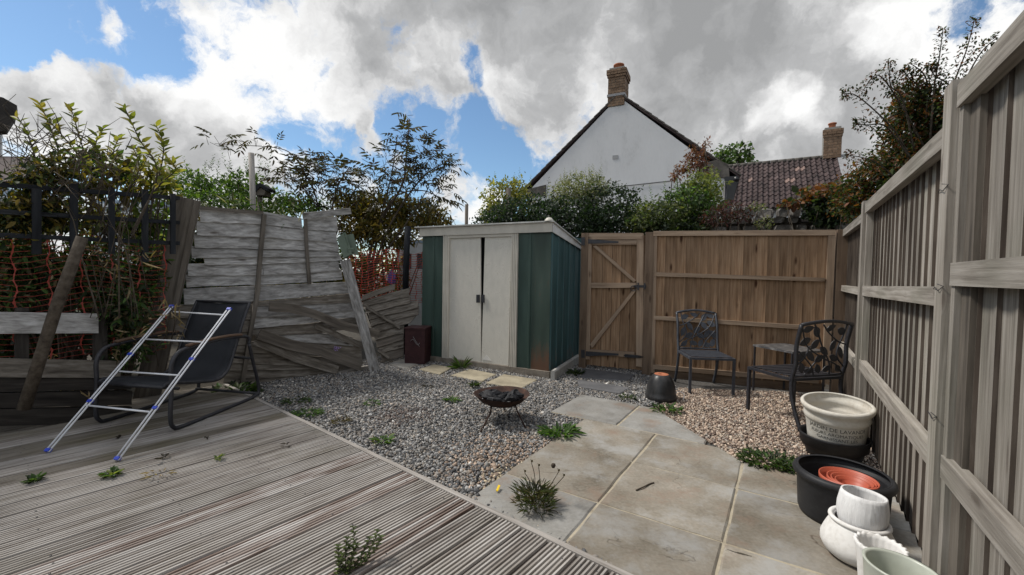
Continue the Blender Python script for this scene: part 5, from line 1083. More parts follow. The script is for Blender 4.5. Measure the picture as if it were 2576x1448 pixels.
mb = MB(); mb.lathe(wall([(.062, .0), (.082, .06), (.091, .10), (.091, .135), (.085, .175), (.081, .192)], .008), c3b, 56, Matrix.Rotation(R(5), 3, Vector((-.3, 1, 0)))); mb.build('body', M['streaked'], t5)
c4 = Vector((1.385, 1.555, 0)); mb = MB(); mb.lathe(wall([(.052, 0), (.060, .08), (.067, .17), (.074, .225), (.077, .240)], .010), c4, 100, fn=lambda th, r, z: (r*(1+(.03*max(0, (z-.2)/.04) if z > .2 else 0)*math.cos(20*th)), z+(.0025*math.cos(20*th) if z > .225 else 0)))
tag(mb.build('ruffled_pot', M['whiteplaster']), 'small white pot with a frilled rim in front of the round white pot', 'plant pot')
c5 = Vector((1.30, 1.395, 0)); mb = MB(); mb.lathe(wall([(.066, 0), (.083, .10), (.097, .22), (.102, .258), (.105, .264)], .010), c5, 56, Matrix.Rotation(R(4), 3, Vector((0, 1, 0)))); tag(mb.build('glazed_pot', plain('pale_green_glaze', (.40, .42, .36), .35)), 'pale green rimmed pot cut by the lower picture edge', 'plant pot')
c6 = Vector((1.09, 1.27, 0)); mb = MB(); mb.lathe(wall([(.06, 0), (.07, .12), (.08, .24), (.083, .256)], .010), c6, 56); tag(mb.build('brown_pot', plain('brown_glaze', (.05, .02, .015), .25)), 'dark brown glazed pot at the lower edge before the green one', 'plant pot')
# ------------------------------------------------------------------ small litter
mb = MB(); mb.tube(smooth([G(1600, 1234, .006), G(1618, 1226, .009), G(1634, 1218, .006), G(1645, 1215, .005)], 4), .004, 6); tag(mb.build('twig', M['bark']), 'short dark twig lying on the middle patio slab', 'twig')
mb = MB(); a = G(1250, 1236, .012); b = G(1256, 1222, .02); mb.beam(a, b, .012, .006, (0, -.5, 1)); tag(mb.build('plastic_clip', plain('yellow_plastic', (.75, .5, .01), .4)), 'tiny yellow plastic clip on the gravel by the dandelion clump', 'clip')
ms = MB(); P_ = [G(1836-8*k/9+random.uniform(-2, 2), 1386+66*k/9, -.004) for k in range(10)]
for a_, b_ in zip(P_, P_[1:]): ms.beam(a_, b_, random.uniform(.014, .026), .006, (0, 0, 1))
P_ = [G(1836+55*k/6, 1388+14*k/6, -.004) for k in range(7)]
for a_, b_ in zip(P_, P_[1:]): ms.beam(a_, b_, random.uniform(.006, .014), .006, (0, 0, 1))
tag(ms.build('moss_strip', M['soil']), 'black moss and grit filling the open joint between the near slabs', 'moss', None, 'stuff')
# ------------------------------------------------------------------ plants
class Leaves:
    def __init__(s): s.c = []; s.d = []; s.n = []; s.l = []; s.w = []; s.col = []
    def put(s, c, d, n, l, w, col): s.c.append(c); s.d.append(d); s.n.append(n); s.l.append(l); s.w.append(w); s.col.append(col)
    def arr(s, c, d, n, l, w, col):
        s.c += list(c); s.d += list(d); s.n += list(n); s.l += list(l); s.w += list(w); s.col += list(col)
    def build(s, name, mat, parent=None, droop=.12, fold=.16):
        c = np.array([tuple(x) for x in s.c], float); d = np.array([tuple(x) for x in s.d], float); n = np.array([tuple(x) for x in s.n], float); l = np.array(s.l)[:, None]; w = np.array(s.w)[:, None]
        d /= np.linalg.norm(d, axis=1)[:, None]+1e-9; n -= d*(n*d).sum(1)[:, None]; n /= np.linalg.norm(n, axis=1)[:, None]+1e-9; sd = np.cross(d, n)
        p0 = c; pt = c+d*l-n*l*droop
        R1 = c+d*l*.3+sd*w*.46+n*w*fold; L1 = c+d*l*.3-sd*w*.46+n*w*fold; R2 = c+d*l*.66+sd*w*.36+n*(w*fold*.7-l*droop*.4); L2 = c+d*l*.66-sd*w*.36+n*(w*fold*.7-l*droop*.4)
        V = np.stack([p0, R1, R2, pt, L2, L1], 1); k = len(c)
        off = OFF.get(parent.name, Vector()) if parent else Vector()
        if parent is None: off = Vector((V[:, :, 0].mean(), V[:, :, 1].mean(), V[:, :, 2].min()))
        V = V - np.array(off); me = bpy.data.meshes.new(name); me.vertices.add(k*6); me.vertices.foreach_set('co', V.astype(np.float32).ravel())
        F = (np.array([0, 1, 2, 3, 0, 3, 4, 5])[None]+(np.arange(k)*6)[:, None]).astype(np.int32).ravel(); me.loops.add(k*8); me.loops.foreach_set('vertex_index', F)
        me.polygons.add(k*2); me.polygons.foreach_set('loop_start', np.arange(0, k*8, 4, dtype=np.int32)); me.update(calc_edges=True)
        ca = me.color_attributes.new('Col', 'FLOAT_COLOR', 'POINT'); c4 = np.ones((k*6, 4), np.float32); c4[:, :3] = np.repeat(np.clip(np.array(s.col), .004, .9), 6, 0); ca.data.foreach_set('color', c4.ravel())
        me.materials.append(mat); o = bpy.data.objects.new(name, me); COL.objects.link(o); OFF[o.name] = off
        if parent: o.parent = parent
        else: o.location = off
        return o
def pick(pal, n, j=.22):
    p = np.array(pal, float); return p[RNG.integers(0, len(p), n)]*np.exp(RNG.normal(0, j, (n, 1)))
def blob_leaves(Lv, ells, per, lsize, pal, aspect=.55, shell=.45, up=.35, jit=1.0):
    """leaves through ellipsoids given in picture terms (u, v, ru, rv, depth, thickness)"""
    for e in ells:
        u, v, ru, rv, y, th = e[:6]; c = np.array(D(u, v, y)); rx = ru*y/FPX; rz = rv*y/FPX; n = int(per*ru*rv/1000)
        p = RNG.normal(size=(n, 3)); p /= np.linalg.norm(p, axis=1)[:, None]; r = (1-shell*RNG.random(n))*(1+RNG.normal(0, .10*jit, n))
        lump = 1+.16*np.sin(p[:, 0]*7+u)*np.sin(p[:, 2]*6+v)+.10*np.sin(p[:, 0]*15+2*u)*np.sin(p[:, 1]*13)
        pos = c+p*(r*lump)[:, None]*np.array([rx, th, rz])
        d = p*.6+RNG.normal(0, .6, (n, 3)); d[:, 2] -= .25; nn = p*.7+np.array([0, 0, up])+RNG.normal(0, .45, (n, 3)); l = lsize*np.exp(RNG.normal(0, .25, n))
        pl = e[6] if len(e) > 6 else pal
        Lv.arr(pos, d, nn, l, l*aspect, pick(pl, n))
def stems(mb, base, tips, r0_, r1, wob=.05, seg=5):
    for t in tips:
        a = Vector(base); b = Vector(t); L = (b-a).length
        m = [a.lerp(b, k/seg)+Vector((random.uniform(-1, 1), random.uniform(-1, 1), random.uniform(-.5, .8)))*wob*L*(0 if k in (0, seg) else 1) for k in range(seg+1)]
        mb.tube(smooth(m, 2), r0_, 5, r1)
def bush(name, label, cat, ells, per, ls, pal, mat='leaf', aspect=.55, stemr=.012, base=None, group=None, shell=.5, extra=None, up=.35, ntip=10, bark='bark'):
    u, v, ru, rv, y, th_ = ells[0][:6]; b = base or Vector((D(u, v, y).x, y, -.03)); t = thing(name, label, cat, b, group)
    Lv = Leaves(); blob_leaves(Lv, ells, per, ls, pal, aspect, shell, up)
    if extra: extra(Lv)
    Lv.build('foliage', M[mat], t)
    mb = MB(); tips = []
    for e in ells:
        for k in range(max(2, ntip//len(ells))): tips.append(D(e[0]+random.uniform(-.7, .7)*e[2], e[1]+random.uniform(-.8, .5)*e[3], e[4]+random.uniform(-.5, .5)*e[5]))
    stems(mb, b, tips, stemr, stemr*.35); mb.build('stems', M[bark], t); return t
IVY = [(.012, .024, .012), (.018, .034, .016), (.028, .05, .022), (.02, .03, .018)]
GREEN = [(.05, .10, .022), (.07, .13, .03), (.035, .07, .018), (.10, .15, .04)]
LIME = [(.15, .175, .05), (.11, .135, .04), (.20, .21, .08), (.07, .095, .03)]
OLIVE = [(.12, .105, .022), (.17, .125, .025), (.08, .085, .022), (.22, .155, .035), (.07, .055, .02)]
DARKG = [(.022, .04, .014), (.035, .055, .018), (.05, .07, .022), (.016, .026, .012)]
GREYG = [(.17, .18, .10), (.22, .21, .13), (.12, .14, .07), (.08, .10, .045)]
RUSTY = [(.13, .045, .018), (.17, .07, .02), (.09, .035, .018), (.06, .06, .02), (.035, .05, .018)]
def sprigs(pts, y, pal, ls, h, n=16, asp=.4):
    def f(Lv):
        for (u, v) in pts:
            b = np.array(D(u, v, y)); hh = h*random.uniform(.6, 1.2); lean = RNG.normal(0, .15, 2)
            for k in range(n):
                t = k/n; a = k*2.4; p = b+np.array([lean[0]*t*hh, lean[1]*t*hh, t*hh]); Lv.put(p, (math.cos(a), math.sin(a), .7), (0, 0, 1), ls*(1-.5*t), ls*asp*(1-.5*t), pick(pal, 1)[0])
    return f
bush('ivy_hedge', 'dark ivy hedge behind the shed roof and gate', 'hedge', [(1330, 545, 110, 50, 7.4, .6), (1430, 548, 110, 48, 7.5, .7), (1530, 520, 80, 55, 7.6, .6), (1270, 560, 70, 35, 7.4, .5), (1400, 575, 190, 40, 7.2, .4), (1550, 560, 70, 45, 7.3, .5)], 420, .047, IVY, aspect=.85, shell=.35, extra=sprigs([(1600, 505), (1375, 495), (1600, 512), (1340, 500), (1570, 500)], 7.4, IVY, .06, .3))
bush('flowering_shrub', 'grey-green feathery shrub rising from the ivy before the white gable', 'shrub', [(1455, 475, 62, 40, 7.8, .4), (1420, 490, 45, 35, 7.7, .4), (1495, 480, 45, 36, 7.7, .4)], 520, .05, GREYG, aspect=.35, extra=sprigs([(1400+random.uniform(0, 120), 455+random.uniform(-10, 15)) for _ in range(26)], 7.9, GREYG, .05, .22), ntip=14)
bush('yellow_shrub', 'pale yellow-green shrub left of the white gable behind the shed', 'shrub', [(1262, 500, 48, 48, 9.0, .5), (1300, 480, 34, 34, 9.1, .4), (1240, 540, 36, 30, 9.0, .4), (1315, 520, 36, 40, 9.0, .4)], 420, .07, [(.22, .21, .06), (.17, .18, .05), (.28, .25, .09), (.12, .13, .04)], aspect=.5, extra=sprigs([(1235 + 14*k, 478+random.uniform(-20, 20)) for k in range(8)], 9.0, LIME, .06, .3))
bush('green_shrub', 'bright green leafy shrub over the brown gate', 'shrub', [(1660, 545, 75, 38, 7.0, .5), (1720, 520, 70, 50, 7.2, .5, DARKG+GREEN), (1620, 560, 50, 28, 6.9, .4), (1690, 572, 90, 18, 6.8, .3, DARKG), (1760, 550, 45, 45, 7.1, .4, DARKG+GREEN[:2])], 560, .050, [(.06, .085, .03), (.085, .11, .04), (.045, .06, .026), (.11, .12, .05)], aspect=.7, shell=.4, extra=sprigs([(1640, 505), (1670, 490), (1700, 480), (1625, 520)], 7.1, GREEN, .06, .25))
bush('lime_shrub', 'tall lime-green shrub beside the corner of the white gable', 'shrub', [(1765, 470, 45, 38, 7.6, .4), (1780, 510, 32, 36, 7.6, .4), (1740, 490, 34, 26, 7.6, .4)], 420, .065, LIME, aspect=.55, extra=sprigs([(1730+12*k, 450+random.uniform(-12, 20)) for k in range(7)], 7.6, LIME, .06, .2))
bush('red_sapling', 'spindly sapling with reddish leaves against the white gable', 'shrub', [(1745, 395, 22, 34, 7.9, .25), (1725, 425, 34, 18, 7.9, .25), (1765, 410, 16, 40, 7.9, .25), (1778, 362, 10, 14, 7.9, .15), (1700, 440, 12, 14, 7.9, .2)], 330, .06, [(.13, .05, .04), (.18, .08, .055), (.10, .045, .03)], aspect=.42, shell=.9, stemr=.02, base=Vector((D(1750, 500, 7.9).x, 7.9, -.03)))
bush('round_tree', 'round-topped green tree behind the tiled house', 'tree', [(1845, 392, 40, 30, 32, 1.6), (1815, 405, 30, 26, 32, 1.4), (1880, 412, 22, 12, 32, 1)], 420, .26, GREEN+DARKG[2:], aspect=.6, stemr=.14)
bush('purple_shrub', 'dark red-leaved shrub hanging over the stone wall', 'shrub', [(1835, 525, 36, 20, 6.45, .3), (1800, 548, 34, 26, 6.45, .3), (1860, 545, 30, 14, 6.4, .25)], 420, .05, [(.06, .018, .02), (.09, .03, .03), (.04, .02, .018), (.03, .035, .016)], aspect=.3)
bush('creeper', 'orange and green creeper smothering the end of the stone wall', 'climber', [(2085, 530, 52, 40, 6.0, .25, IVY+DARKG), (2075, 490, 55, 24, 6.1, .3, RUSTY+[(.2, .09, .02)]), (2000, 512, 36, 9, 6.15, .15, RUSTY), (2120, 505, 30, 40, 5.8, .3, RUSTY+DARKG)], 420, .06, DARKG, aspect=.75, shell=.35)
bush('trailing_shrub', 'silvery trailing plant spilling over the middle of the stone wall', 'shrub', [(1925, 562, 22, 16, 6.2, .12), (1905, 520, 20, 9, 6.3, .12)], 380, .04, GREYG+DARKG[:1], aspect=.5)
def cot(Lv):                             # long herring-bone shoots of the cotoneaster
    for (pts, y) in COT:
        P = smooth([D(u, v, y) for u, v in pts], 8); k = len(P)
        for i in range(1, k):
            p = P[i]; t = (P[i]-P[i-1]).normalized(); side = t.cross(Vector((0, -1, 0))).normalized()
            for s in (-1, 1):
                for q in range(2):
                    ln = .10*(1.15-i/k)+.025; tip = p+(side*s+t*.5)*ln*random.uniform(.5, 1)
                    for m_ in range(3):
                        c = p.lerp(tip, (m_+1)/3); a = RNG.normal(0, 1, 3); Lv.put(c, a, (0, -.5, .8), .028, .016, pick(RUSTY+DARKG, 1)[0])
COT = [([(2300, 420), (2250, 330), (2160, 245), (2120, 237)], 3.9), ([(2330, 380), (2270, 270), (2210, 190), (2170, 230)], 3.9), ([(2340, 350), (2350, 220), (2362, 150), (2372, 75)], 3.8), ([(2370, 330), (2400, 210), (2430, 130), (2452, 48)], 3.7), ([(2380, 320), (2430, 200), (2470, 130), (2510, 95)], 3.6),
       ([(2290, 400), (2230, 320), (2180, 315), (2150, 312)], 3.9), ([(2300, 380), (2270, 250), (2240, 215), (2240, 155)], 3.9), ([(2340, 300), (2310, 220), (2290, 200), (2270, 175)], 3.9), ([(2270, 470), (2220, 420), (2180, 400), (2130, 390)], 4.0), ([(2330, 300), (2330, 200), (2290, 160)], 3.85), ([(2380, 280), (2390, 220), (2350, 190), (2340, 165)], 3.8)]
bush('cotoneaster', 'tall rusty-leaved cotoneaster arching above the grey fence', 'shrub', [(2310, 330, 60, 100, 4.1, .4), (2260, 420, 70, 70, 4.3, .4), (2200, 455, 75, 55, 4.6, .4), (2330, 420, 60, 80, 4.0, .4, DARKG+RUSTY), (2170, 510, 60, 50, 4.7, .4), (2230, 500, 70, 40, 4.5, .4, DARKG+RUSTY), (2350, 330, 40, 80, 3.95, .25), (2290, 260, 36, 60, 4.0, .2)], 460, .040, RUSTY+DARKG+[(.10, .07, .02)], aspect=.55, shell=.6, extra=cot, base=Vector((D(2260, 600, 4.6).x+.4, 4.6, -.03)))
ct = [o for o in bpy.data.objects if o.name == 'cotoneaster'][0]; mb = MB()
for pts, y in COT: mb.tube(smooth([D(u, v, y) for u, v in pts], 6), .009, 5, .003)
mb.build('shoots', M['bark'], ct)
# elder with pinnate leaves
def pinnate(Lv, p, d, L, pal, droop=.3, pairs=3, ls=None):
    p = Vector(p); d = Vector(d).normalized(); ls = ls or L*.55; side = d.cross(Vector((0, 0, 1))); side = side.normalized() if side.length > .1 else Vector((1, 0, 0)); nn = side.cross(d)
    for k in range(pairs):
        t = (k+1.0)/(pairs+.6); c = p+d*L*t-Vector((0, 0, 1))*droop*L*t*t
        for s in (-1, 1): Lv.put(c, side*s*.8+d*.5-Vector((0, 0, droop)), nn, ls*random.uniform(.8, 1.1), ls*.30, pick(pal, 1)[0])
    Lv.put(p+d*L*.95-Vector((0, 0, 1))*droop*L*.9, d-Vector((0, 0, droop)), nn, ls*1.05, ls*.32, pick(pal, 1)[0])
ELD = [(.045, .05, .025), (.06, .055, .03), (.035, .035, .022), (.075, .06, .03), (.05, .03, .025)]
def elder(label, base, limbs, y, regions, pal, berries=(), L=.17):
    t = thing('elder_tree', label, 'tree', base); Lv = Leaves(); mb = MB()
    for pts, r in limbs:
        P = smooth([D(u, v, y+random.uniform(-.15, .15)) if not isinstance(u, Vector) else u for u, v in pts], 6); mb.tube(P, r, 6, r*.35)
    for (u, v, ru, rv, n) in regions:
        for _ in range(int(n*.78)):
            a = random.uniform(0, 6.28); q = math.sqrt(random.random()); p = D(u+ru*q*math.cos(a), v+rv*q*math.sin(a), y+random.uniform(-.35, .35)); d = Vector((math.cos(a)*.8+random.uniform(-.5, .5), random.uniform(-.7, .7), -math.sin(a)*.5+random.uniform(-.1, .6)))
            pinnate(Lv, p, d, L*random.uniform(.7, 1.25), pal, random.uniform(.1, .5), random.choice((2, 3, 3)))
            mb.tube([p, p-d.normalized()*.10-Vector((0, 0, .05))], .003, 4)
    for (u, v, r) in berries:
        c = D(u, v, y-.1)
        for _ in range(60):
            q = RNG.normal(0, 1, 3); q = q/np.linalg.norm(q)*(RNG.random()**.4)*r*y/FPX; pp = Vector(c)+Vector(q*np.array([1, .8, .7])); Lv.put(pp, RNG.normal(0, 1, 3), (0, 0, 1), .03, .028, (.012, .008, .014))
    Lv.build('foliage', M['leafdull'], t, droop=.22); mb.build('branches', M['bark'], t); return t
b1 = Vector((D(930, 700, 6.6).x, 6.6, -.03))
elder('elder with black berry clusters and drooping dark leaves by the shed', b1, [([(930, 700), (960, 560), (1010, 470), (1022, 400), (1030, 300)], .022), ([(930, 700), (985, 560), (1060, 450), (1120, 410)], .02), ([(925, 700), (940, 600), (990, 500), (1060, 480), (1110, 500)], .018), ([(930, 690), (960, 540), (985, 440), (1000, 340)], .016), ([(1010, 470), (960, 430), (910, 400)], .01), ([(925, 690), (1010, 580), (1080, 470)], .018)], 6.6,
      [(1022, 345, 32, 18, 16), (1060, 385, 55, 34, 60), (1100, 420, 48, 38, 55), (1000, 420, 70, 50, 60), (1040, 470, 80, 45, 70), (950, 470, 60, 40, 45), (1028, 290, 12, 6, 3), (1110, 480, 30, 40, 20), (960, 410, 55, 20, 14)], ELD, [(1021, 343, 17), (1110, 432, 16), (1030, 405, 9)])
elder('bare-stemmed elder spreading behind the round pale post', Vector((D(830, 700, 6.2).x, 6.2, -.03)), [([(830, 700), (815, 600), (790, 480), (760, 430)], .018), ([(830, 690), (830, 560), (850, 470), (880, 420)], .018), ([(790, 480), (740, 395), (690, 372), (600, 366), (540, 362)], .009), ([(825, 650), (880, 500), (920, 450)], .014), ([(800, 520), (740, 450), (690, 440)], .01)], 6.2,
      [(560, 352, 50, 12, 9), (640, 350, 55, 12, 11), (690, 362, 30, 10, 6), (600, 385, 60, 10, 5), (770, 415, 60, 32, 45), (830, 445, 75, 38, 70), (740, 450, 50, 30, 35), (880, 450, 50, 40, 40), (800, 490, 70, 25, 35), (700, 445, 30, 20, 10)], ELD, [(805, 520, 15)])
bush('yellowing_bush', 'olive and brown yellowing bush between elder stems and shed', 'bush', [(960, 530, 90, 45, 6.9, .25), (1050, 540, 70, 40, 7.1, .3), (900, 560, 60, 50, 6.75, .25), (1090, 555, 50, 28, 7.1, .3), (980, 590, 80, 40, 6.75, .25), (880, 510, 45, 30, 6.9, .2)], 360, .085, OLIVE, 'leafdull', aspect=.32, shell=.5, ntip=20)
# green creeper along the top behind the trellis
bush('green_creeper', 'fresh green creeper heaped along the fence behind the round post', 'climber', [(560, 480, 90, 30, 6.6, .4), (480, 460, 55, 36, 6.4, .4), (660, 498, 90, 26, 6.6, .4), (760, 515, 80, 20, 6.7, .3), (540, 505, 110, 22, 6.2, .3), (610, 455, 60, 24, 6.7, .3), (700, 525, 120, 14, 6.2, .3)], 330, .055, GREEN+[(.09, .14, .03)], aspect=.5, shell=.5, extra=sprigs([(470+random.uniform(0, 220), 440+random.uniform(-15, 25)) for _ in range(24)], 6.5, GREEN+DARKG, .06, .28, 14, .35))
def wisps(label, pts, y, n, L, pal, name='dry_grass', parent=None):
    t = thing(name, label, 'plant', Vector((D(*pts[0], y).x, y, 0))); Lv = Leaves(); mb = MB()
    for (u, v) in pts:
        for _ in range(n):
            p = D(u+random.gauss(0, 18), v+random.gauss(0, 14), y+random.uniform(-.15, .15)); d = Vector((random.gauss(0, 1), random.gauss(0, .6), random.gauss(-.3, .7))); Lv.put(p, d, RNG.normal(0, 1, 3), L*random.uniform(.5, 1.3), .010, pick(pal, 1)[0])
    tag(Lv.build('blades', M['leafdull'], t, droop=.35), kind='stuff')
    for (u, v) in pts: mb.tube(smooth([D(u+random.uniform(-30, 30), v+90, y+.15), D(u+10, v+40, y+.05), D(u, v, y)], 3), .004, 4)
    mb.build('stems', M['bark'], t); return t
bush('dark_hedge', 'dark tangled hedge filling the ground behind the broken panel', 'hedge', [(520, 640, 130, 110, 6.6, .5), (700, 650, 130, 110, 7.0, .5), (860, 690, 80, 90, 7.6, .4), (600, 760, 200, 110, 6.4, .5), (960, 690, 70, 70, 8.0, .4, OLIVE+DARKG), (420, 680, 80, 120, 6.0, .4), (1040, 640, 40, 40, 8.9, .3, OLIVE)], 150, .10, DARKG+OLIVE[:2], 'leafdull', aspect=.5, shell=.6)
bush('dark_hedge', 'dark hedge closing the view behind the netting and low planks', 'hedge', [(60, 740, 130, 100, 4.4, .3), (240, 760, 130, 100, 4.9, .3), (380, 780, 110, 100, 5.2, .3), (100, 850, 200, 110, 4.3, .3), (-120, 680, 130, 140, 4.3, .3)], 120, .085, DARKG, 'leafdull', aspect=.5, shell=.7, ntip=16)
bush('shade_hedge', 'tall dense hedge added out of view beside the deck to shade it', 'hedge', [(-420, 560, 240, 420, 3.0, .35), (-900, 500, 300, 560, 2.3, .35), (-360, 420, 170, 260, 3.5, .35)], 34, .10, DARKG, 'leafdull', aspect=.5, shell=.7, ntip=12)  # unseen hedge, added only to cast shade over the deck
wisps('tangle of fine green tendrils trailing over the top of the broken panel', [(520, 515), (580, 525), (640, 540), (690, 535), (740, 530), (600, 515), (470, 505)], 4.9, 26, .12, GREEN+GREYG, 'tendrils')
# shrub behind and over the trellis on the left
SHOOT = [([(110, 560), (150, 420), (130, 330), (98, 258)], 15), ([(150, 560), (210, 420), (195, 330), (176, 266)], 14), ([(330, 600), (395, 440), (350, 350), (312, 268)], 17), ([(360, 600), (405, 420), (410, 360), (392, 315)], 14), ([(60, 560), (90, 430), (70, 340), (40, 290)], 10), ([(210, 560), (260, 430), (240, 370), (262, 320)], 14), ([(260, 600), (300, 450), (285, 390), (300, 345)], 14), ([(130, 560), (230, 450), (180, 370), (120, 300)], 12), ([(250, 600), (330, 470), (350, 420), (335, 370)], 14), ([(330, 590), (390, 480), (440, 430), (428, 405)], 12)]
def shoots(Lv):
    for pts, n in SHOOT:
        y = random.uniform(3.3, 3.9); P = smooth([D(u, v, y) for u, v in pts], 8); k = len(P); MBS.tube(P, .008, 5, .003)
        for i in range(n*2):
            t = .30+.70*i/(n*2); q = min(int(t*(k-1)), k-2); p = P[q].lerp(P[q+1], t*(k-1)-q); a = i*2.4
            d = (P[q+1]-P[q]).normalized()*.6+Vector((math.cos(a), math.sin(a)*.7, .15)); Lv.put(p, d, Vector((0, -.2, 1))+Vector(RNG.normal(0, .35, 3)), random.uniform(.06, .105), random.uniform(.03, .046), pick([(.15, .17, .035), (.20, .19, .045), (.11, .13, .03), (.22, .18, .05)], 1)[0])
MBS = MB()
ls = bush('broadleaf_shrub', 'tall shrub with yellow-green leaves and arching shoots above the trellis', 'shrub', [(390, 430, 45, 50, 4.2, .25), (300, 430, 70, 45, 4.1, .3, OLIVE+GREEN), (230, 400, 50, 35, 4.0, .25, OLIVE+GREEN), (410, 470, 40, 40, 4.2, .2), (330, 480, 80, 30, 4.3, .3, OLIVE), (220, 470, 60, 40, 4.1, .3, OLIVE+DARKG), (380, 560, 60, 70, 4.3, .3, LIME+GREEN), (290, 560, 60, 60, 4.2, .3, LIME+OLIVE), (200, 550, 60, 60, 4.1, .3, LIME+OLIVE), (110, 540, 60, 50, 3.9, .25, OLIVE)], 58, .078, [(.14, .17, .03), (.19, .19, .04), (.10, .13, .025), (.24, .20, .045)], aspect=.5, shell=.9, extra=shoots, ntip=30, base=Vector((D(300, 700, 4.0).x, 4.0, -.03)))
MBS.build('shoots', M['bark'], ls)
tw = thing('dead_shrub', 'dense dark thicket of bare twigs rising past the trellis by the lean-to', 'shrub', Vector((D(90, 700, 3.15).x, 3.15, 0))); mb = MB(); Lv = Leaves()
for _ in range(230):
    u = random.gauss(130, 80); v = random.uniform(330, 520); y = random.uniform(3.1, 3.7); p = D(u, v, y); d = Vector((random.gauss(0, 1), random.gauss(0, .4), random.gauss(.2, .7))).normalized()*random.uniform(.12, .3); m_ = p+d*.5+Vector(RNG.normal(0, .03, 3)); mb.tube([p, m_, p+d+Vector(RNG.normal(0, .05, 3))], .0035, 4, .0015)
for _ in range(46):
    u = random.uniform(-40, 330); y = random.uniform(3.15, 3.75); w = random.choice((-1, 1))*random.uniform(20, 110); h = random.uniform(330, 520)
    mb.tube(smooth([D(u+w*.8+random.uniform(-10, 30), 800, y), D(u+w*.35+random.uniform(-25, 25), 640, y), D(u+random.uniform(-25, 25), (h+640)/2, y), D(u-w*.6+random.uniform(-30, 30), h, y)], 4), random.uniform(.003, .006), 5, .0018)
mb.build('twigs', M['bark'], tw); blob_leaves(Lv, [(95, 455, 55, 60, 3.2, .2), (80, 520, 60, 60, 3.2, .2), (130, 540, 60, 60, 3.3, .2), (30, 560, 60, 70, 3.1, .2), (150, 430, 40, 60, 3.3, .2)], 110, .055, DARKG+OLIVE, .4, .9); Lv.build('foliage', M['leafdull'], tw)
bush('undergrowth', 'dark undergrowth grown through the netting above the low planks', 'bush', [(60, 660, 90, 70, 3.25, .16), (230, 680, 100, 90, 3.55, .16), (340, 700, 70, 90, 3.75, .16), (300, 780, 80, 60, 3.5, .14), (150, 700, 90, 60, 3.4, .16), (320, 860, 60, 60, 3.55, .14), (20, 740, 60, 40, 3.1, .12)], 165, .06, DARKG+GREEN[:2]+[(.09, .075, .04), (.13, .10, .05)], 'leafdull', aspect=.35, shell=.8, ntip=26, base=Vector((D(200, 900, 3.55).x, 3.55, -.03)))
DRY = [(.26, .19, .10), (.20, .15, .08), (.33, .25, .15), (.15, .115, .06)]
wisps('dry straw-coloured leaves drooping beside the black chair', [(430, 770), (410, 800), (440, 830), (330, 850), (300, 880), (190, 980), (200, 1000), (120, 905), (380, 830)], 3.42, 9, .085, DRY)
wisps('dry brown stalks tangled in the netting above the low plank', [(60, 700), (150, 690), (230, 740), (300, 690), (90, 640), (350, 640), (20, 730), (250, 650)], 3.3, 14, .10, DRY+DARKG, 'dry_stalks')
# ------------------------------------------------------------------ weeds
def weed(label, u, v, r, n, ls, pal, z=.0, h=.5, asp=.22, cat='weed', name='weed', spread=1.0, mat='leaf'):
    c = G(u, v, z); t = Leaves()
    for i in range(n):
        a = random.uniform(0, 6.28); q = r*math.sqrt(random.random())*spread; b = c+Vector((q*math.cos(a), q*math.sin(a)*.8, random.uniform(0, .02))); d = Vector((math.cos(a)*.8+random.gauss(0, .35), math.sin(a)*.8+random.gauss(0, .35), random.uniform(.1, 1.4)*h*1.6)); l = ls*random.uniform(.5, 1.2)
        t.put(b, d, Vector((0, 0, 1))-d*.4, l, l*asp, pick(pal, 1)[0])
    return tag(t.build(name, M[mat], None, droop=.3), label, cat)
WG = [(.05, .10, .022), (.035, .075, .018), (.075, .13, .035)]
weed('dandelion tuft growing in the joint between gravel and upper patio slabs', 1408, 1092, .13, 130, .075, WG, asp=.3)
weed('grass tuft on the sandy slab corner before the shed doors', 1160, 928, .035, 46, .16, [(.05, .09, .025), (.09, .12, .05)], h=1.0, asp=.07)
weed('low green weeds at the foot of the upturned black pot', 1678, 1034, .12, 90, .055, WG+DARKG[:1], asp=.4)
weed('small weed where the slate slabs meet the grey patio slab', 1578, 1003, .08, 50, .045, DARKG, asp=.4)
weed('dark weed beside the pale kerb block near the gate', 1447, 942, .09, 60, .07, DARKG, h=.8, asp=.35)
weed('spreading green weed at the pink gravel edge by the black pots', 1935, 1163, .15, 330, .05, WG+DARKG, asp=.3, spread=1.2)
weed('green weed trailing to the rim of the big black tub', 1985, 1180, .09, 130, .05, DARKG+WG, asp=.3)
weed('green mat of weed in the gravel near the deck edge', 775, 1042, .13, 170, .035, WG, h=.3, asp=.5)
weed('darker weed patch in the gravel behind the green mat', 745, 1012, .12, 110, .035, DARKG+WG[:1], h=.3, asp=.5)
weed('brown dying weed in the gravel just past the green mat', 855, 1062, .07, 50, .04, [(.06, .05, .03), (.09, .07, .04)], h=.4, asp=.3)
weed('small bright weed in the gravel between deck and fire bowl', 962, 1112, .06, 40, .05, WG+LIME[:1], asp=.5)
weed('tiny weed in gravel behind the mat of stones', 935, 1018, .07, 36, .035, WG, h=.3, asp=.5)
weed('weed in gravel just left of the fire bowl', 1137, 1010, .06, 60, .045, WG, h=.5, asp=.5)
weed('weed peeping over the far rim of the fire bowl', 1195, 973, .04, 30, .06, DARKG, h=.9, asp=.4)
weed('dark weeds at the corner of the deck behind the black chair', 592, 985, .22, 200, .075, DARKG+WG[:1], asp=.5)
weed('small green leaf cluster on the deck beyond the airer foot', 549, 1157, .02, 18, .03, WG+LIME[:1], DZ, asp=.6)
weed('green leafy weed growing up between the deck boards', 282, 1198, .035, 60, .038, WG+LIME[:1], DZ, asp=.55)
weed('dark leafy weed between deck boards at the picture edge', 88, 1213, .03, 44, .034, DARKG+WG, DZ, asp=.6)
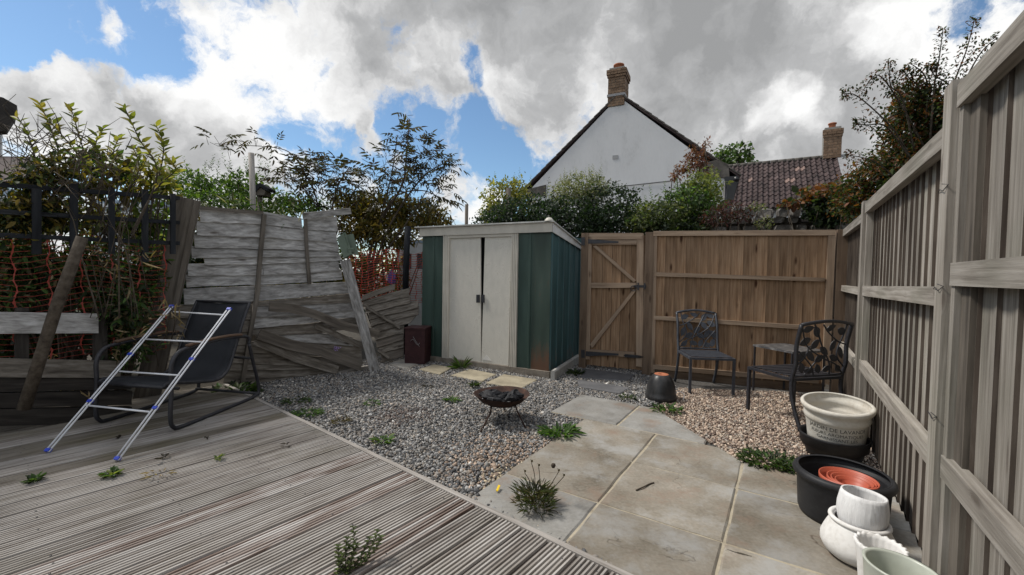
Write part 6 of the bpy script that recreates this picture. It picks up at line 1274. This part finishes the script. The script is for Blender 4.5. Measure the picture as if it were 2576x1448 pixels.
weed('faint dried weed in the deck gap by the green one', 400, 1196, .06, 24, .04, DRY, DZ, h=.3, asp=.2, mat='leafdull')
weed('tall-bladed weed sprouting under the broken fence slats', 760, 935, .10, 36, .12, DARKG, h=1.1, asp=.09)
weed('loose dead leaf on the gravel by the sandy slabs', 1077, 975, .03, 5, .07, [(.03, .025, .02)], .0, h=.1, asp=.5, cat='leaf', name='dead_leaf')
weed('dark fallen leaf curled on the deck', 412, 1160, .02, 4, .05, [(.02, .016, .012)], DZ, h=.3, asp=.5, cat='leaf', name='dead_leaf')
for i, (u, v, lb) in enumerate(((520, 1105, 'dead leaf on the deck under the chair front'), (880, 1125, 'dead leaf on the deck by its edging board'), (300, 1105, 'dead leaf on the deck between the airer feet'))): weed(lb, u if i != 1 else 720, v, .012, 4, .04, [(.03, .022, .016)], DZ, h=.3, asp=.5, cat='leaf', name='dead_leaf')
# near sprig between the deck boards
sg = thing('oregano_sprig', 'branching green sprig sprouting between the near deck boards', 'weed', G(880, 1440, DZ)); Lv = Leaves(); mb = MB()
for (u, v, du, h) in ((850, 1445, .03, .085), (870, 1440, -.01, .11), (890, 1432, .05, .10), (905, 1425, .06, .12), (880, 1430, .0, .14), (860, 1435, -.03, .07), (915, 1415, .06, .08), (875, 1445, .02, .09)):
    b = G(u, v, DZ); tip = b+Vector((du, .04, h)); P = smooth([b, b.lerp(tip, .5)+Vector((random.uniform(-.012, .012), 0, 0)), tip], 6); mb.tube(P, .0018, 5, .0010)
    for i, p in enumerate(P):
        for s in (0, 1): a = i*1.57+s*3.14; Lv.put(p, (math.cos(a), math.sin(a), .5), (0, 0, 1), .02, .014, pick([(.07, .10, .03), (.10, .13, .045), (.05, .06, .025)], 1)[0])
Lv.build('foliage', M['leaf'], sg); mb.build('stems', M['bark'], sg)
# big clump at the corner of gravel and patio
cl = thing('dandelion_clump', 'big dark clump with seed stalks where deck, gravel and patio meet', 'weed', G(1345, 1280)); Lv = Leaves(); mb = MB(); c = G(1345, 1275)
for i in range(560):
    a = random.uniform(0, 6.28); q = .10*random.random()**.7; b = c+Vector((q*math.cos(a), q*math.sin(a), .0)); d = Vector((math.cos(a)*.9+random.gauss(0, .4), math.sin(a)*.9+random.gauss(0, .4), random.uniform(.2, 1.9))); l = random.uniform(.02, .062); Lv.put(b+Vector((0, 0, random.uniform(0, .09))), d, Vector((0, 0, 1))-d*.3, l, l*.11, pick([(.05, .068, .025), (.034, .043, .018), (.085, .085, .042), (.07, .055, .034)], 1)[0])
for (u, v, uu, vv) in ((1345, 1260, 1337, 1165), (1350, 1260, 1355, 1175), (1360, 1260, 1405, 1188), (1365, 1262, 1418, 1200), (1340, 1262, 1320, 1190), (1370, 1285, 1410, 1300)):
    b = G(u, v); tip = D(uu, vv, b.y-.03); mb.tube(smooth([b, b.lerp(tip, .55)+Vector((.01, 0, .015)), tip], 5), .002, 5); Lv.put(tip, (0, 0, 1), (1, 0, 0), .022, .012, (.09, .06, .04)); Lv.put(tip, (.3, 0, 1), (0, 1, 0), .02, .012, (.06, .05, .03))
mb.lathe([(.001, .014), (.010, .010), (.013, 0), (.008, -.011), (.001, -.013)], D(1392, 1172, G(1360, 1260).y), 10, col=(.5, .48, .44)); Lv.build('foliage', M['leaf'], cl, droop=.3); mb.build('stalks', attr('stalk', .8) if False else M['bark'], cl)
pf = Leaves(); c = D(845, 877, 4.9)
for i in range(16): pf.put(c+Vector(RNG.normal(0, .016, 3)), RNG.normal(0, 1, 3), (0, -1, .3), .018, .015, (.32, .22, .55))
tag(pf.build('purple_flowers', M['leaf']), 'small spray of purple flowers between the fallen slats', 'flowers')
# seedlings at the foot of the netting
th = thing('flower_pot_litter', 'blue and purple crumpled plastic caught in the netting by the black post', 'litter', D(985, 700, 6.5)); mb = MB(); lp = lump(D(985, 702, 6.6), .10, 1.2, .5, 1.2, None, 9); lp.build('crumple', plain('violet_plastic', (.13, .11, .38), .5), th)
